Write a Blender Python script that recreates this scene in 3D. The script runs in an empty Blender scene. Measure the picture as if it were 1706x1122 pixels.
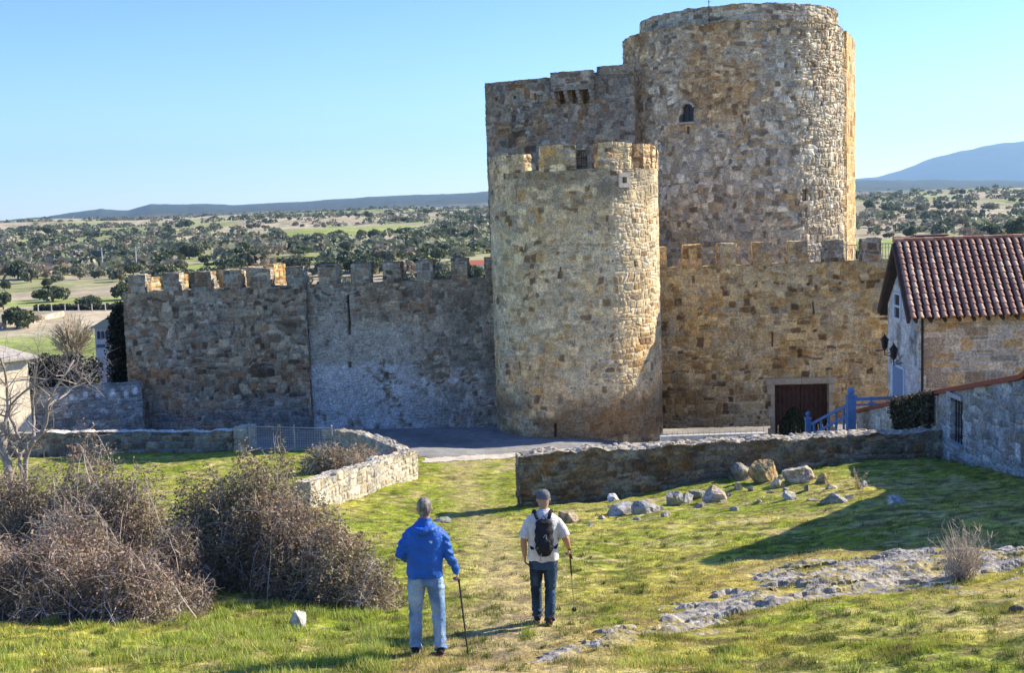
import bpy, bmesh, math, random
import numpy as np
from mathutils import Vector, Matrix, noise as mnoise

random.seed(7)
RNG = np.random.default_rng(11)
scene = bpy.context.scene
COL = scene.collection
R = math.radians

# ------------------------------------------------------------------ camera geometry
F_PX, CX, CY = 2000.0, 853.0, 561.0
PITCH, ROLL = R(6.0), R(1.9)
FW = np.array([0, math.cos(PITCH), -math.sin(PITCH)])
R0 = np.array([1.0, 0, 0]); U0 = np.array([0, math.sin(PITCH), math.cos(PITCH)])
RT = R0*math.cos(ROLL) - U0*math.sin(ROLL)
UP = U0*math.cos(ROLL) + R0*math.sin(ROLL)

def ray(px, py):
    d = FW + RT*((px-CX)/F_PX) + UP*(-(py-CY)/F_PX)
    return d/d[1]
def P(px, py, Y):
    return ray(px, py)*Y
def proj(p):
    p = np.asarray(p, float)
    d = p@FW
    return CX+F_PX*(p@RT)/d, CY-F_PX*(p@UP)/d

# ------------------------------------------------------------------ noise
def _h(ix, iy, iz, seed):
    n = (ix.astype(np.int64)*374761393 + iy.astype(np.int64)*668265263 + iz.astype(np.int64)*2147483647 + seed*974711) & 0x7fffffff
    n = ((n ^ (n >> 13))*1274126177) & 0x7fffffff
    n = ((n ^ (n >> 16))*668265263) & 0x7fffffff
    return ((n ^ (n >> 11)) & 0xffffff)/float(0xffffff)
def vn2(x, y, seed=0):
    x = np.asarray(x, float); y = np.asarray(y, float)
    x, y = np.broadcast_arrays(x, y)
    ix = np.floor(x); iy = np.floor(y); fx = x-ix; fy = y-iy
    fx = fx*fx*(3-2*fx); fy = fy*fy*(3-2*fy)
    z = np.zeros_like(ix)
    a = _h(ix, iy, z, seed); b = _h(ix+1, iy, z, seed); c = _h(ix, iy+1, z, seed); d = _h(ix+1, iy+1, z, seed)
    return (a+(b-a)*fx)*(1-fy)+(c+(d-c)*fx)*fy
def vn3(x, y, z, seed=0):
    ix = np.floor(x); iy = np.floor(y); iz = np.floor(z); fx = x-ix; fy = y-iy; fz = z-iz
    fx = fx*fx*(3-2*fx); fy = fy*fy*(3-2*fy); fz = fz*fz*(3-2*fz)
    def l(k):
        a = _h(ix, iy, iz+k, seed); b = _h(ix+1, iy, iz+k, seed); c = _h(ix, iy+1, iz+k, seed); d = _h(ix+1, iy+1, iz+k, seed)
        return (a+(b-a)*fx)*(1-fy)+(c+(d-c)*fx)*fy
    return l(0)*(1-fz)+l(1)*fz
def fbm(x, y, seed=0, octv=4):
    s = 0; a = .5
    for i in range(octv):
        s = s + a*vn2(x*2**i+i*17.3, y*2**i-i*9.1, seed+i); a *= .5
    return s/(1-.5**octv)
def sstep(a, b, x):
    t = np.clip((np.asarray(x, float)-a)/(b-a), 0, 1); return t*t*(3-2*t)
def lerp(a, b, t): return a+(b-a)*t

# ------------------------------------------------------------------ terrain height
_PY = [-40, 0, 8, 12, 14.2, 15.8, 20, 25, 30, 35, 43, 49, 54, 62, 75, 100, 150, 300, 600, 950, 1200, 1700, 6000]
_PZ = [-1.2, -1.6, -3.9, -4.75, -5.2, -5.5, -6.25, -7.15, -8.05, -8.9, -9.75, -10.2, -10.5, -10.6, -11.6, -14, -16, -14.2, -9.5, -2.5, 0, 4, 12]
def prof(Y):
    w = np.clip(np.abs(Y)*.07, .6, 60)
    return (np.interp(Y-w, _PY, _PZ)+np.interp(Y, _PY, _PZ)*2+np.interp(Y+w, _PY, _PZ))/4
_RPX = [-900, 0, 90, 180, 225, 262, 400, 520, 640, 815, 1000, 1425, 1706, 2600]
_RE = [2, 11, 15, 26, 21, 30, 24, 26, 30, 32, 33, 32, 21, 12]
def H(x, Y):
    x = np.asarray(x, float); Y = np.asarray(Y, float)
    z = prof(Y)
    a = np.interp(Y, [0, 15, 25, 31, 38, 44, 50], [.25, .45, .65, .75, .95, .5, 0])
    z = z + a*sstep(0, 13.5, x)
    z = z + np.interp(Y, [10, 35, 52, 56], [.1, .3, .4, 0])*sstep(0, 8, -x)
    z = z - .95*sstep(2.5, 9, x)*sstep(42, 50, Y)*sstep(75, 66, Y)-.22*sstep(49, 54, Y)*sstep(75, 66, Y)
    # dip by the end of the ruined wall
    z = z - .25*np.exp(-((x+2)**2/6+(Y-35.5)**2/8))
    # near bumps
    nb = sstep(60, 46, Y)
    z = z + nb*((fbm(x*.35, Y*.35, 3)-.5)*.28+(fbm(x*1.7, Y*1.7, 5, 3)-.5)*.13+(fbm(x*4.5, Y*5.5, 7, 2)-.5)*.05)*sstep(9, 13, Y+4)
    # far undulation
    fa = sstep(90, 260, Y)
    z = z + fa*(fbm(x/170., Y/170., 21)-.5)*np.interp(Y, [90, 400, 1500], [2.0, 7, 16])
    px = CX+F_PX*x/np.maximum(Y, 1)
    t = sstep(1900, 5600, Y)
    zr = (np.interp(px, _RPX, _RE)+(fbm(px/60., px*0+2.2, 31)-.5)*4+(fbm(px/9., Y/300., 33)-.5)*2.2)/F_PX*np.clip(Y, 1, 6200)
    z = lerp(z, zr, t)
    return z
def Hs(x, y): return float(H(np.array([x]), np.array([y]))[0])
def G(px, py, y0=8., y1=4000.):
    """point where the ray through a photo pixel meets the ground"""
    d = ray(px, py); t = np.geomspace(y0, y1, 3000)
    gz = H(d[0]*t, t); below = d[2]*t < gz
    i = int(np.argmax(below)) if below.any() else len(t)-1
    Y = t[i]; return np.array([d[0]*Y, Y, float(gz[i])])

# ------------------------------------------------------------------ scene helpers
def tag(o, label=None, cat=None, group=None, kind=None):
    if label: o['label'] = label
    if cat: o['category'] = cat
    if group: o['group'] = group
    if kind: o['kind'] = kind
    return o
def empty(name, loc=(0, 0, 0), label=None, cat=None, group=None):
    o = bpy.data.objects.new(name, None); COL.objects.link(o); o.location = Vector([float(v) for v in loc]); o.empty_display_size = .2
    return tag(o, label, cat, group)
def np_mesh(name, V, Q, col=None, uv=None, smooth=False):
    """V (n,3); Q (m,4) or (m,3) or list of such"""
    me = bpy.data.meshes.new(name)
    V = np.ascontiguousarray(V, np.float32)
    Qs = Q if isinstance(Q, list) else [Q]
    Qs = [np.asarray(q, np.int32) for q in Qs if len(q)]
    nl = sum(q.size for q in Qs); npol = sum(len(q) for q in Qs)
    me.vertices.add(len(V)); me.vertices.foreach_set('co', V.ravel())
    me.loops.add(nl); me.loops.foreach_set('vertex_index', np.concatenate([q.ravel() for q in Qs]))
    me.polygons.add(npol)
    tot = np.concatenate([np.full(len(q), q.shape[1], np.int32) for q in Qs])
    st = np.concatenate([[0], np.cumsum(tot)[:-1]]).astype(np.int32)
    me.polygons.foreach_set('loop_start', st); me.polygons.foreach_set('loop_total', tot)
    me.polygons.foreach_set('use_smooth', np.full(npol, smooth, bool))
    if col is not None:
        a = me.attributes.new('Col', 'FLOAT_COLOR', 'POINT')
        c = np.ones((len(V), 4), np.float32); c[:, :3] = col; a.data.foreach_set('color', c.ravel())
    me.update(calc_edges=True); me.validate()
    return me
def add(name, me, mat, parent=None, loc=None):
    o = bpy.data.objects.new(name, me); COL.objects.link(o)
    if mat: me.materials.append(mat)
    if parent:
        o.parent = parent
        pl = Vector(parent.location)
        q = parent
        while q.parent: q = q.parent; pl += Vector(q.location)
        o.location = -pl      # meshes are authored in world coordinates
    return o
class MB:
    """collects simple solids in world coordinates"""
    def __init__(s): s.v = []; s.q = []; s.t = []; s.c = []; s.n = 0
    def add(s, V, Q=(), T=(), c=(.5, .5, .5)):
        V = np.asarray(V, float); 
        if len(Q): s.q.append(np.asarray(Q)+s.n)
        if len(T): s.t.append(np.asarray(T)+s.n)
        s.v.append(V); s.c.append(np.broadcast_to(np.asarray(c, float), (len(V), 3))); s.n += len(V); return s
    def box(s, x0, x1, y0, y1, z0, z1, c=(.5, .5, .5), M=None):
        V = np.array([[x, y, z] for z in (z0, z1) for y in (y0, y1) for x in (x0, x1)], float)
        if M is not None: V = V@np.asarray(M)[:3, :3].T+np.asarray(M)[:3, 3]
        return s.add(V, [[0, 2, 3, 1], [4, 5, 7, 6], [0, 1, 5, 4], [2, 6, 7, 3], [0, 4, 6, 2], [1, 3, 7, 5]], c=c)
    def beam(s, a, b, w, h, c=(.5, .5, .5), up=(0, 0, 1)):
        a = np.asarray(a, float); b = np.asarray(b, float); t = b-a; L = np.linalg.norm(t); t = t/L
        up = np.asarray(up, float); e = np.cross(t, up)
        if np.linalg.norm(e) < 1e-4: e = np.cross(t, [1, 0, 0.])
        e /= np.linalg.norm(e); f = np.cross(e, t)
        V = [p+e*sx*w/2+f*sy*h/2 for p in (a, b) for sx, sy in ((-1, -1), (1, -1), (1, 1), (-1, 1))]
        return s.add(V, [[0, 1, 2, 3], [7, 6, 5, 4], [0, 4, 5, 1], [1, 5, 6, 2], [2, 6, 7, 3], [3, 7, 4, 0]], c=c)
    def tube(s, pts, rad, n=8, c=(.5, .5, .5), ref=(1, 0, 0), cap=True):
        pts = np.asarray(pts, float); k = len(pts)
        rad = [(r, r) if np.isscalar(r) else r for r in (rad if hasattr(rad, '__len__') else [rad]*k)]
        T = np.gradient(pts, axis=0); T /= np.linalg.norm(T, axis=1)[:, None]+1e-9
        V = []; ref = np.asarray(ref, float)
        for i in range(k):
            e = ref-T[i]*(ref@T[i])
            if np.linalg.norm(e) < .05: e = np.array([0, 1, 0.])-T[i]*T[i][1]
            e /= np.linalg.norm(e); f = np.cross(T[i], e)
            for j in range(n):
                a = 2*math.pi*j/n
                V.append(pts[i]+e*math.cos(a)*rad[i][0]+f*math.sin(a)*rad[i][1])
        Q = [[i*n+j, i*n+(j+1) % n, (i+1)*n+(j+1) % n, (i+1)*n+j] for i in range(k-1) for j in range(n)]
        T3 = []
        if cap:
            V.append(pts[0]); V.append(pts[-1]); a0 = k*n; a1 = a0+1
            T3 = [[a0, (j+1) % n, j] for j in range(n)]+[[a1, (k-1)*n+j, (k-1)*n+(j+1) % n] for j in range(n)]
        return s.add(V, Q, T3, c)
    def ball(s, c0, r, c=(.5, .5, .5), n=10, m=7, sc=(1, 1, 1)):
        V = []; Q = []
        for i in range(m+1):
            th = math.pi*i/m
            for j in range(n):
                ph = 2*math.pi*j/n
                V.append([c0[0]+r*sc[0]*math.sin(th)*math.cos(ph), c0[1]+r*sc[1]*math.sin(th)*math.sin(ph), c0[2]+r*sc[2]*math.cos(th)])
        for i in range(m):
            for j in range(n): Q.append([i*n+j, (i+1)*n+j, (i+1)*n+(j+1) % n, i*n+(j+1) % n])
        return s.add(V, Q, c=c)
    def mesh(s, name, smooth=False):
        return np_mesh(name, np.concatenate(s.v), ([np.concatenate(s.q)] if s.q else [])+([np.concatenate(s.t)] if s.t else []), np.concatenate(s.c), smooth=smooth)
    def build(s, name, mat, parent=None, smooth=False):
        return add(name, s.mesh(name, smooth), mat, parent)

# ------------------------------------------------------------------ materials
def mat(name, col=None, rough=.85, noise=None, bump=None, metal=0, use_attr=False, trans=0, spec=.3, coat=0):
    """noise: list of (scale, amount); bump: list of (scale, strength, distance)"""
    m = bpy.data.materials.new(name); m.use_nodes = True
    nt = m.node_tree; N = nt.nodes; L = nt.links; N.clear()
    out = N.new('ShaderNodeOutputMaterial'); b = N.new('ShaderNodeBsdfPrincipled')
    b.inputs['Roughness'].default_value = rough; b.inputs['Metallic'].default_value = metal
    b.inputs['Specular IOR Level'].default_value = spec
    L.new(b.outputs[0], out.inputs[0])
    tc = N.new('ShaderNodeTexCoord')
    if use_attr:
        at = N.new('ShaderNodeAttribute'); at.attribute_name = 'Col'; c = at.outputs['Color']
    else:
        rgb = N.new('ShaderNodeRGB'); rgb.outputs[0].default_value = (*col, 1); c = rgb.outputs[0]
    for (sc, am) in (noise or []):
        nz = N.new('ShaderNodeTexNoise'); nz.inputs['Scale'].default_value = sc; nz.inputs['Detail'].default_value = 4
        L.new(tc.outputs['Object'], nz.inputs['Vector'])
        mr = N.new('ShaderNodeMapRange'); mr.inputs[1].default_value = .3; mr.inputs[2].default_value = .7
        mr.inputs[3].default_value = 1-am; mr.inputs[4].default_value = 1+am
        L.new(nz.outputs[0], mr.inputs[0])
        vm = N.new('ShaderNodeVectorMath'); vm.operation = 'SCALE'; L.new(c, vm.inputs[0]); L.new(mr.outputs[0], vm.inputs['Scale']); c = vm.outputs[0]
    L.new(c, b.inputs['Base Color'])
    prev = None
    for (sc, st, di) in (bump or []):
        nz = N.new('ShaderNodeTexNoise'); nz.inputs['Scale'].default_value = sc; nz.inputs['Detail'].default_value = 5
        L.new(tc.outputs['Object'], nz.inputs['Vector'])
        bp = N.new('ShaderNodeBump'); bp.inputs['Strength'].default_value = st; bp.inputs['Distance'].default_value = di
        L.new(nz.outputs[0], bp.inputs['Height'])
        if prev: L.new(prev, bp.inputs['Normal'])
        prev = bp.outputs[0]
    if prev: L.new(prev, b.inputs['Normal'])
    if trans:
        t = N.new('ShaderNodeBsdfTranslucent'); L.new(c, t.inputs[0]); mx = N.new('ShaderNodeMixShader'); mx.inputs[0].default_value = trans
        L.new(b.outputs[0], mx.inputs[1]); L.new(t.outputs[0], mx.inputs[2]); L.new(mx.outputs[0], out.inputs[0])
    return m

M = {}
M['stone'] = mat('rubble_stone', use_attr=True, rough=.92, noise=[(1.3, .12), (5, .22), (14, .38), (42, .3)], bump=[(9, .7, .04), (30, .6, .02)])
M['rock'] = mat('lichen_rock', use_attr=True, rough=.92, noise=[(3, .25), (14, .3), (50, .25)], bump=[(9, .8, .04), (40, .6, .012)])
M['ground'] = mat('pasture_ground', use_attr=True, rough=.97, noise=[(.9, .15), (6, .22), (28, .3)], bump=[(12, .8, .05), (60, .6, .02)], spec=.1)
M['far'] = mat('plain_ground', use_attr=True, rough=1, noise=[(.02, .2), (.15, .25), (.6, .2)], spec=.05)
M['sunlit_strip'] = mat('painted_sunlit_road_edge', col=(.50, .46, .38), rough=.95, noise=[(.5, .1), (4, .15), (60, .12)], bump=[(40, .4, .01)])  # pale colour standing in for sun on the road edge
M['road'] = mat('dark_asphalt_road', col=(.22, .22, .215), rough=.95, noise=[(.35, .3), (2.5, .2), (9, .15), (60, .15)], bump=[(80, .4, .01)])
M['leaf'] = mat('leaf', use_attr=True, rough=.6, trans=.25, spec=.3)
M['grass'] = mat('grass_blade', use_attr=True, rough=.7, trans=.3, spec=.15)
M['twig'] = mat('bare_twig', use_attr=True, rough=.9)
M['bark'] = mat('bark', use_attr=True, rough=.95, noise=[(6, .2), (30, .3)], bump=[(25, .7, .02)])
M['paint'] = mat('matte_paint', use_attr=True, rough=.55, noise=[(8, .12)])
M['iron'] = mat('dark_iron', col=(.03, .03, .032), rough=.5, metal=.4)
M['galv'] = mat('galvanised_steel', col=(.42, .43, .44), rough=.45, metal=.6, noise=[(10, .15)])
M['door'] = mat('oxblood_door_wood', use_attr=True, rough=.7, noise=[(3, .2), (30, .2)])
M['glass'] = mat('dark_glass', col=(.015, .017, .02), rough=.35, spec=.3)
M['plaster'] = mat('stained_plaster', use_attr=True, rough=.95, noise=[(1.2, .15), (7, .15), (30, .12)], bump=[(30, .4, .01)])
M['tile'] = mat('clay_tile', use_attr=True, rough=.85, noise=[(5, .2), (40, .2)])
M['cloth'] = mat('woven_cloth', use_attr=True, rough=.85, noise=[(9, .18), (60, .14)], bump=[(14, .8, .035), (45, .4, .008)], spec=.2)
M['jacket'] = mat('blue_shell_fabric', use_attr=True, rough=.6, noise=[(9, .14)], bump=[(11, .8, .04), (30, .35, .01)], spec=.35)
M['skin'] = mat('skin', use_attr=True, rough=.55, noise=[(25, .08)])
M['hair'] = mat('hair', use_attr=True, rough=.6, noise=[(80, .35)], bump=[(120, .8, .006)])
HAZE = True
# ------------------------------------------------------------------ masonry
PAL = {
 'keep':  ([(.48,.42,.325),(.62,.55,.435),(.37,.31,.235),(.43,.31,.18),(.18,.14,.10),(.35,.33,.295),(.76,.70,.58)], [.26,.2,.15,.08,.12,.13,.09]),
 'tower': ([(.56,.455,.285),(.70,.58,.38),(.42,.325,.20),(.48,.315,.14),(.17,.11,.06),(.42,.375,.29)], [.28,.24,.17,.11,.09,.11]),
 'gate':  ([(.50,.36,.175),(.60,.46,.25),(.38,.24,.10),(.46,.30,.12),(.17,.10,.045),(.42,.35,.24)], [.25,.2,.18,.17,.08,.12]),
 'curtain': ([(.28,.25,.185),(.40,.365,.28),(.19,.155,.11),(.25,.165,.095),(.10,.075,.05),(.25,.255,.21)], [.24,.15,.22,.12,.12,.15]),
 'ruin':  ([(.22,.20,.17),(.31,.29,.24),(.14,.12,.095),(.25,.165,.09),(.12,.085,.06),(.19,.20,.165)], [.24,.18,.2,.12,.12,.14]),
 'pale':  ([(.42,.38,.30),(.50,.46,.38),(.34,.30,.22),(.40,.32,.21),(.30,.285,.25)], [.3,.25,.2,.13,.12]),
 'annex': ([(.26,.28,.28),(.34,.37,.37),(.19,.20,.19),(.28,.25,.20),(.46,.47,.45)], [.3,.2,.25,.15,.1]),
 'ashlar': ([(.50,.42,.33),(.60,.53,.43),(.40,.31,.22),(.56,.38,.19),(.40,.37,.34)], [.3,.22,.2,.12,.16]),
}
def masonry(u, v, seed, rh=.34, sw=.5, warp=.07, split=.25, joint=.022, brk=.9):
    rg = np.random.default_rng(seed)
    u = u+warp*1.2*(vn2(u*1.3, v*1.3, seed+1)-.5)*2+warp*.5*(vn2(u*4, v*4, seed+4)-.5)
    v = v+warp*(vn2(u*.7, v*1.1, seed+2)-.5)*2.6+warp*.5*(vn2(u*3.1, v*3.1, seed+3)-.5)*2
    v0 = v.min()-1.3; v1 = v.max()+1.3; n = int((v1-v0)/(rh*.6))+4
    cu = np.floor(u/1.7+.35*(vn2(u*.9, v*.9, seed+5)-.5)); cv = np.floor(v/1.3+.5*(vn2(u*.8, v*.8, seed+6)-.5)+_h(cu, cu*0, cu*0, seed+7))
    v = v+brk*rh*(_h(cu, cv, cu*0, seed+8)-.5)
    rows = v0+np.concatenate([[0], np.cumsum(rg.choice([.6, .8, 1, 1.25, 1.5], n)*rg.uniform(.85, 1.15, n)*rh)])
    r = np.clip(np.searchsorted(rows, v)-1, 0, n-1)
    u0 = u.min()-2; u1 = u.max()+2; m = int((u1-u0)/(sw*.45))+6; S = u1-u0+sw*m*1.8
    b = u0+np.concatenate([np.zeros((n, 1)), np.cumsum(rg.choice([.5, .75, 1, 1.3, 1.75], (n, m), p=[.15, .25, .28, .2, .12])*rg.uniform(.8, 1.2, (n, m))*sw, 1)], 1)-rg.uniform(0, 1, (n, 1))*sw
    keys = (b-u0+sw+np.arange(n)[:, None]*S*2).ravel()
    k = np.searchsorted(keys, (u-u0+sw+r*S*2).ravel()).reshape(u.shape)-1
    kk = k-r*(m+1); kk = np.clip(kk, 0, m-1)
    L = b[r, kk]; Rr = b[r, kk+1]; B = rows[r]; T = rows[r+1]
    sid = r*(m+1)+kk
    hs = rg.random(n*(m+1)+n+m+9)
    # slant of vertical joints
    isp = hs[sid] < split
    mid = B+(T-B)*(.38+.24*hs[(sid*7+3) % len(hs)])
    up = isp & (v > mid); dn = isp & (v <= mid)
    B = np.where(up, mid, B); T = np.where(dn, mid, T)
    sid = sid*2+up
    du = np.minimum(u-L, Rr-u); dv = np.minimum(v-B, T-v)
    rc = .09
    cor = (du < rc) & (dv < rc)
    d = np.where(cor, rc-np.hypot(rc-np.minimum(du, rc), rc-np.minimum(dv, rc)), np.minimum(du, dv))
    h1 = _h(sid, sid*0+1, sid*0, seed); h2 = _h(sid, sid*0+2, sid*0, seed); h3 = _h(sid, sid*0+3, sid*0, seed)
    tx = (u-(L+Rr)/2)/np.maximum(Rr-L, .1)
    prof_ = sstep(joint*.3, joint*.3+.045, d)
    hgt = prof_*(.45+.75*h1)+prof_*tx*(h2-.5)*.6
    return hgt, d, h1, h2, h3, prof_
def stone_color(pal, u, v, mz, seed, ochre=0., mortar=(.50, .45, .36), jm=.6, stain=None, lichen=.25, sm0=.6, sma=.5, flat=.08):
    hgt, d, h1, h2, h3, pr = mz
    cols, w = PAL[pal]; cols = np.array(cols)*{'keep': (1.02, 1.0, .90), 'tower': (1.06, 1.0, .85), 'gate': (1.06, 1.0, .86), 'ashlar': (1.1, 1, .9), 'curtain': (1.06, 1.0, .92), 'ruin': (1.08, 1, .88)}.get(pal, (1, 1, 1)); cw = np.cumsum(w)/sum(w)
    i = np.clip(np.searchsorted(cw, h2), 0, len(cols)-1)
    c = cols[i]*(.76+.50*h3)[..., None]; c = lerp(c, (cols*np.array(w)[:, None]).sum(0)/sum(w), flat)
    # drift between warm and grey over metres
    f = (fbm(u/3.1, v/2.6, seed+50)-.46)*2
    warm = np.array([1.08, 1.0, .87]); cool = np.array([.93, .99, 1.05])
    c = c*np.where((f > 0)[..., None], 1+(warm-1)*np.abs(f)[..., None]*1.6, 1+(cool-1)*np.abs(f)[..., None]*1.6)
    mo = np.array(mortar)*(.85+.3*vn2(u*2.2, v*2.2, seed+9))[..., None]
    # how much joint filling is still there differs over the wall
    jf = sstep(.35, .65, fbm(u/2.3, v/2.0, seed+60))*jm+.12
    c = lerp(c, mo, ((1-pr)*jf)[..., None])
    sm = sstep(sm0, sm0+.16, fbm(u/1.2, v/1.0, seed+70)+.35*(vn2(u*5, v*5, seed+71)-.5))*sma       # smeared pointing over faces
    c = lerp(c, mo*.95, sm[..., None]*jm)
    li = sstep(.62, .74, fbm(u*1.9, v*1.9, seed+80))*lichen
    c = lerp(c, np.array([.17, .16, .13]), li[..., None])
    if stain is not None: c = stain(u, v, c)
    return np.clip(c, .01, .9)
def path_frame(pts):
    pts = np.asarray(pts, float)
    T = np.gradient(pts, axis=0); T /= np.linalg.norm(T, axis=1)[:, None]
    N = np.stack([T[:, 1], -T[:, 0]], 1)      # to the right of travel: going +x the normal looks -y (to the camera)
    s = np.concatenate([[0], np.cumsum(np.linalg.norm(np.diff(pts, axis=0), axis=1))])
    return pts, N, s
def resample(pts, res):
    pts = np.asarray(pts, float)
    s = np.concatenate([[0], np.cumsum(np.linalg.norm(np.diff(pts, axis=0), axis=1))])
    n = max(2, int(math.ceil(s[-1]/res))+1); t = np.linspace(0, s[-1], n)
    return np.stack([np.interp(t, s, pts[:, i]) for i in range(2)], 1)
def arc(cx, cy, r, a0, a1, res=.05):
    """angles measured from the direction to the camera (-y), positive to the right"""
    n = max(3, int(abs(a1-a0)*r/res)); a = np.linspace(a0, a1, n)
    return np.stack([cx+r*np.sin(a), cy-r*np.cos(a)], 1)
def stone_wall(name, path, th, z0, z1, pal='curtain', seed=1, res=.05, parent=None, closed=False, relief=.045, rough3=.05, faces='fbtes',
               u_off=0, holes=(), pitch=None, ochre=0, mkw=None, ckw=None, backres=None, toprough=0, inset=None, coarse_back=True):
    """vertical masonry wall on a plan path; z0 / z1 numbers or functions of arclength. Returns mesh object."""
    mkw = mkw or {}; ckw = ckw or {}
    pts, Nn, s = path_frame(path)
    if closed:
        Nn[0] = Nn[-1] = (Nn[0]+Nn[-1])/np.linalg.norm(Nn[0]+Nn[-1])
    f0 = z0 if callable(z0) else (lambda q: np.full_like(q, float(z0)))
    f1 = z1 if callable(z1) else (lambda q: np.full_like(q, float(z1)))
    VV = []; QQ = []; CC = []; n0 = 0
    def push(Pos, Nrm, u, v, rel, sd, hol=()):
        nonlocal n0
        mz = masonry(u, v, sd, **mkw)
        hh = mz[0]*rel
        for (hu, hv, ru, rv, dp) in hol:
            inside = (np.abs(u-hu) < ru) & (np.abs(v-hv) < rv)
            hh = np.where(inside, -dp, hh)
        c = stone_color(pal, u, v, mz, sd, **ckw)
        Q = Pos+Nrm*(hh-rel*.6)[..., None]
        k = 2.1
        for a in range(3):
            Q[..., a] += rough3*((vn3(Pos[..., 0]*k, Pos[..., 1]*k, Pos[..., 2]*k, 100+a)-.5)+.6*(vn3(Pos[..., 0]*6, Pos[..., 1]*6, Pos[..., 2]*6, 110+a)-.5))
        A, B = u.shape
        idx = np.arange(A*B).reshape(A, B)+n0
        q = np.stack([idx[:-1, :-1], idx[:-1, 1:], idx[1:, 1:], idx[1:, :-1]], -1).reshape(-1, 4)
        VV.append(Q.reshape(-1, 3)); QQ.append(q); CC.append(c.reshape(-1, 3)); n0 += A*B
    a0 = f0(s); a1 = f1(s)
    hmax = float((a1-a0).max()); nv = max(2, int(hmax/res)+1)
    t = np.linspace(0, 1, nv)[:, None]
    def side(pp, nn, sd, nvv, rel, hol=(), flip=False):
        tt = np.linspace(0, 1, nvv)[:, None]
        Z = a0[None]+(a1-a0)[None]*tt
        Pos = np.stack([np.broadcast_to(pp[None, :, 0], Z.shape), np.broadcast_to(pp[None, :, 1], Z.shape), Z], -1)
        Nr = np.stack([np.broadcast_to(nn[None, :, 0], Z.shape), np.broadcast_to(nn[None, :, 1], Z.shape), Z*0], -1)
        U = np.broadcast_to(s[None]+u_off, Z.shape)
        if flip: Pos = Pos[:, ::-1]; Nr = Nr[:, ::-1]; U = U[:, ::-1]; Z = Z[:, ::-1]
        push(Pos.copy(), Nr, U.copy(), Z.copy(), rel, sd, hol)
    inn = pts-Nn*th
    if 'f' in faces: side(pts, Nn, seed, nv, relief, holes)
    if 'b' in faces: side(inn, -Nn, seed+500, nv if not coarse_back else max(2, int(hmax/.15)+1), relief, flip=True)
    if 't' in faces:
        nt = max(2, int(th/res)+1); w = np.linspace(0, 1, nt)[:, None]
        X = pts[None, :, 0]*(1-w)+inn[None, :, 0]*w; Y = pts[None, :, 1]*(1-w)+inn[None, :, 1]*w
        Z = np.broadcast_to(a1[None], X.shape).copy()
        U = np.broadcast_to(s[None]+u_off, X.shape).copy(); Vv = np.broadcast_to(w*th, X.shape)+37.
        if toprough: Z += toprough*(vn2(X*3.3, Y*3.3, seed+7)-.5)*np.sin(np.pi*w)
        Nr = np.zeros(X.shape+(3,)); Nr[..., 2] = 1
        push(np.stack([X, Y, Z], -1), Nr, U, Vv.copy(), relief*.8, seed+900)
    if 'e' in faces and not closed:
        for e, sg in ((0, -1), (-1, 1)):
            Tn = np.array([-Nn[e][1], Nn[e][0]])*sg
            nt = max(2, int(th/res)+1); w = np.linspace(0, 1, nt)[None, :]
            if sg < 0: w = w[:, ::-1]
            Z = a0[e]+(a1[e]-a0[e])*t; Z = np.broadcast_to(Z, (nv, nt)).copy()
            X = np.broadcast_to(pts[e, 0]*(1-w)+inn[e, 0]*w, Z.shape); Y = np.broadcast_to(pts[e, 1]*(1-w)+inn[e, 1]*w, Z.shape)
            Nr = np.zeros(Z.shape+(3,)); Nr[..., 0] = Tn[0]; Nr[..., 1] = Tn[1]
            push(np.stack([X, Y, Z], -1), Nr, np.broadcast_to(w*th, Z.shape).copy()+s[e]+u_off+3, Z, relief, seed+1300+e*7)
    me = np_mesh(name, np.concatenate(VV), np.concatenate(QQ), np.concatenate(CC))
    return add(name, me, M['stone'], parent)
def hit_line(px, py, A, B):
    """photo pixel on the vertical plane over plan line A-B: (arclength from A, z)"""
    d = ray(px, py); A = np.asarray(A, float); B = np.asarray(B, float); D = (B-A)/np.linalg.norm(B-A)
    # t*(dx,1) = A + s*D
    m = np.array([[d[0], -D[0]], [1.0, -D[1]]]); t, s = np.linalg.solve(m, A)
    return s, d[2]*t, np.array([d[0]*t, t, d[2]*t])
def hit_cyl(px, py, cx, cy, r):
    d = ray(px, py)
    a = d[0]**2+1; b = -2*(d[0]*cx+cy); c = cx*cx+cy*cy-r*r; q = b*b-4*a*c
    t = (-b-math.sqrt(max(q, 0)))/(2*a)
    x, y = d[0]*t, t
    return math.atan2(x-cx, -(y-cy)), d[2]*t, np.array([x, y, d[2]*t])
# ================================================================== CASTLE
def disc(mb, cx, cy, r, z, n=48, c=(.3, .28, .24)):
    V = [[cx, cy, z]]+[[cx+r*math.cos(2*math.pi*i/n), cy+r*math.sin(2*math.pi*i/n), z] for i in range(n)]
    mb.add(V, T=[[0, 1+i, 1+(i+1) % n] for i in range(n)], c=c)
def seg(A, B, s0, s1, res=.05, off=0):
    A = np.asarray(A, float); B = np.asarray(B, float); D = (B-A)/np.linalg.norm(B-A); N_ = np.array([D[1], -D[0]])
    return resample([A+D*s0+N_*off, A+D*s1+N_*off], res)

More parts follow.
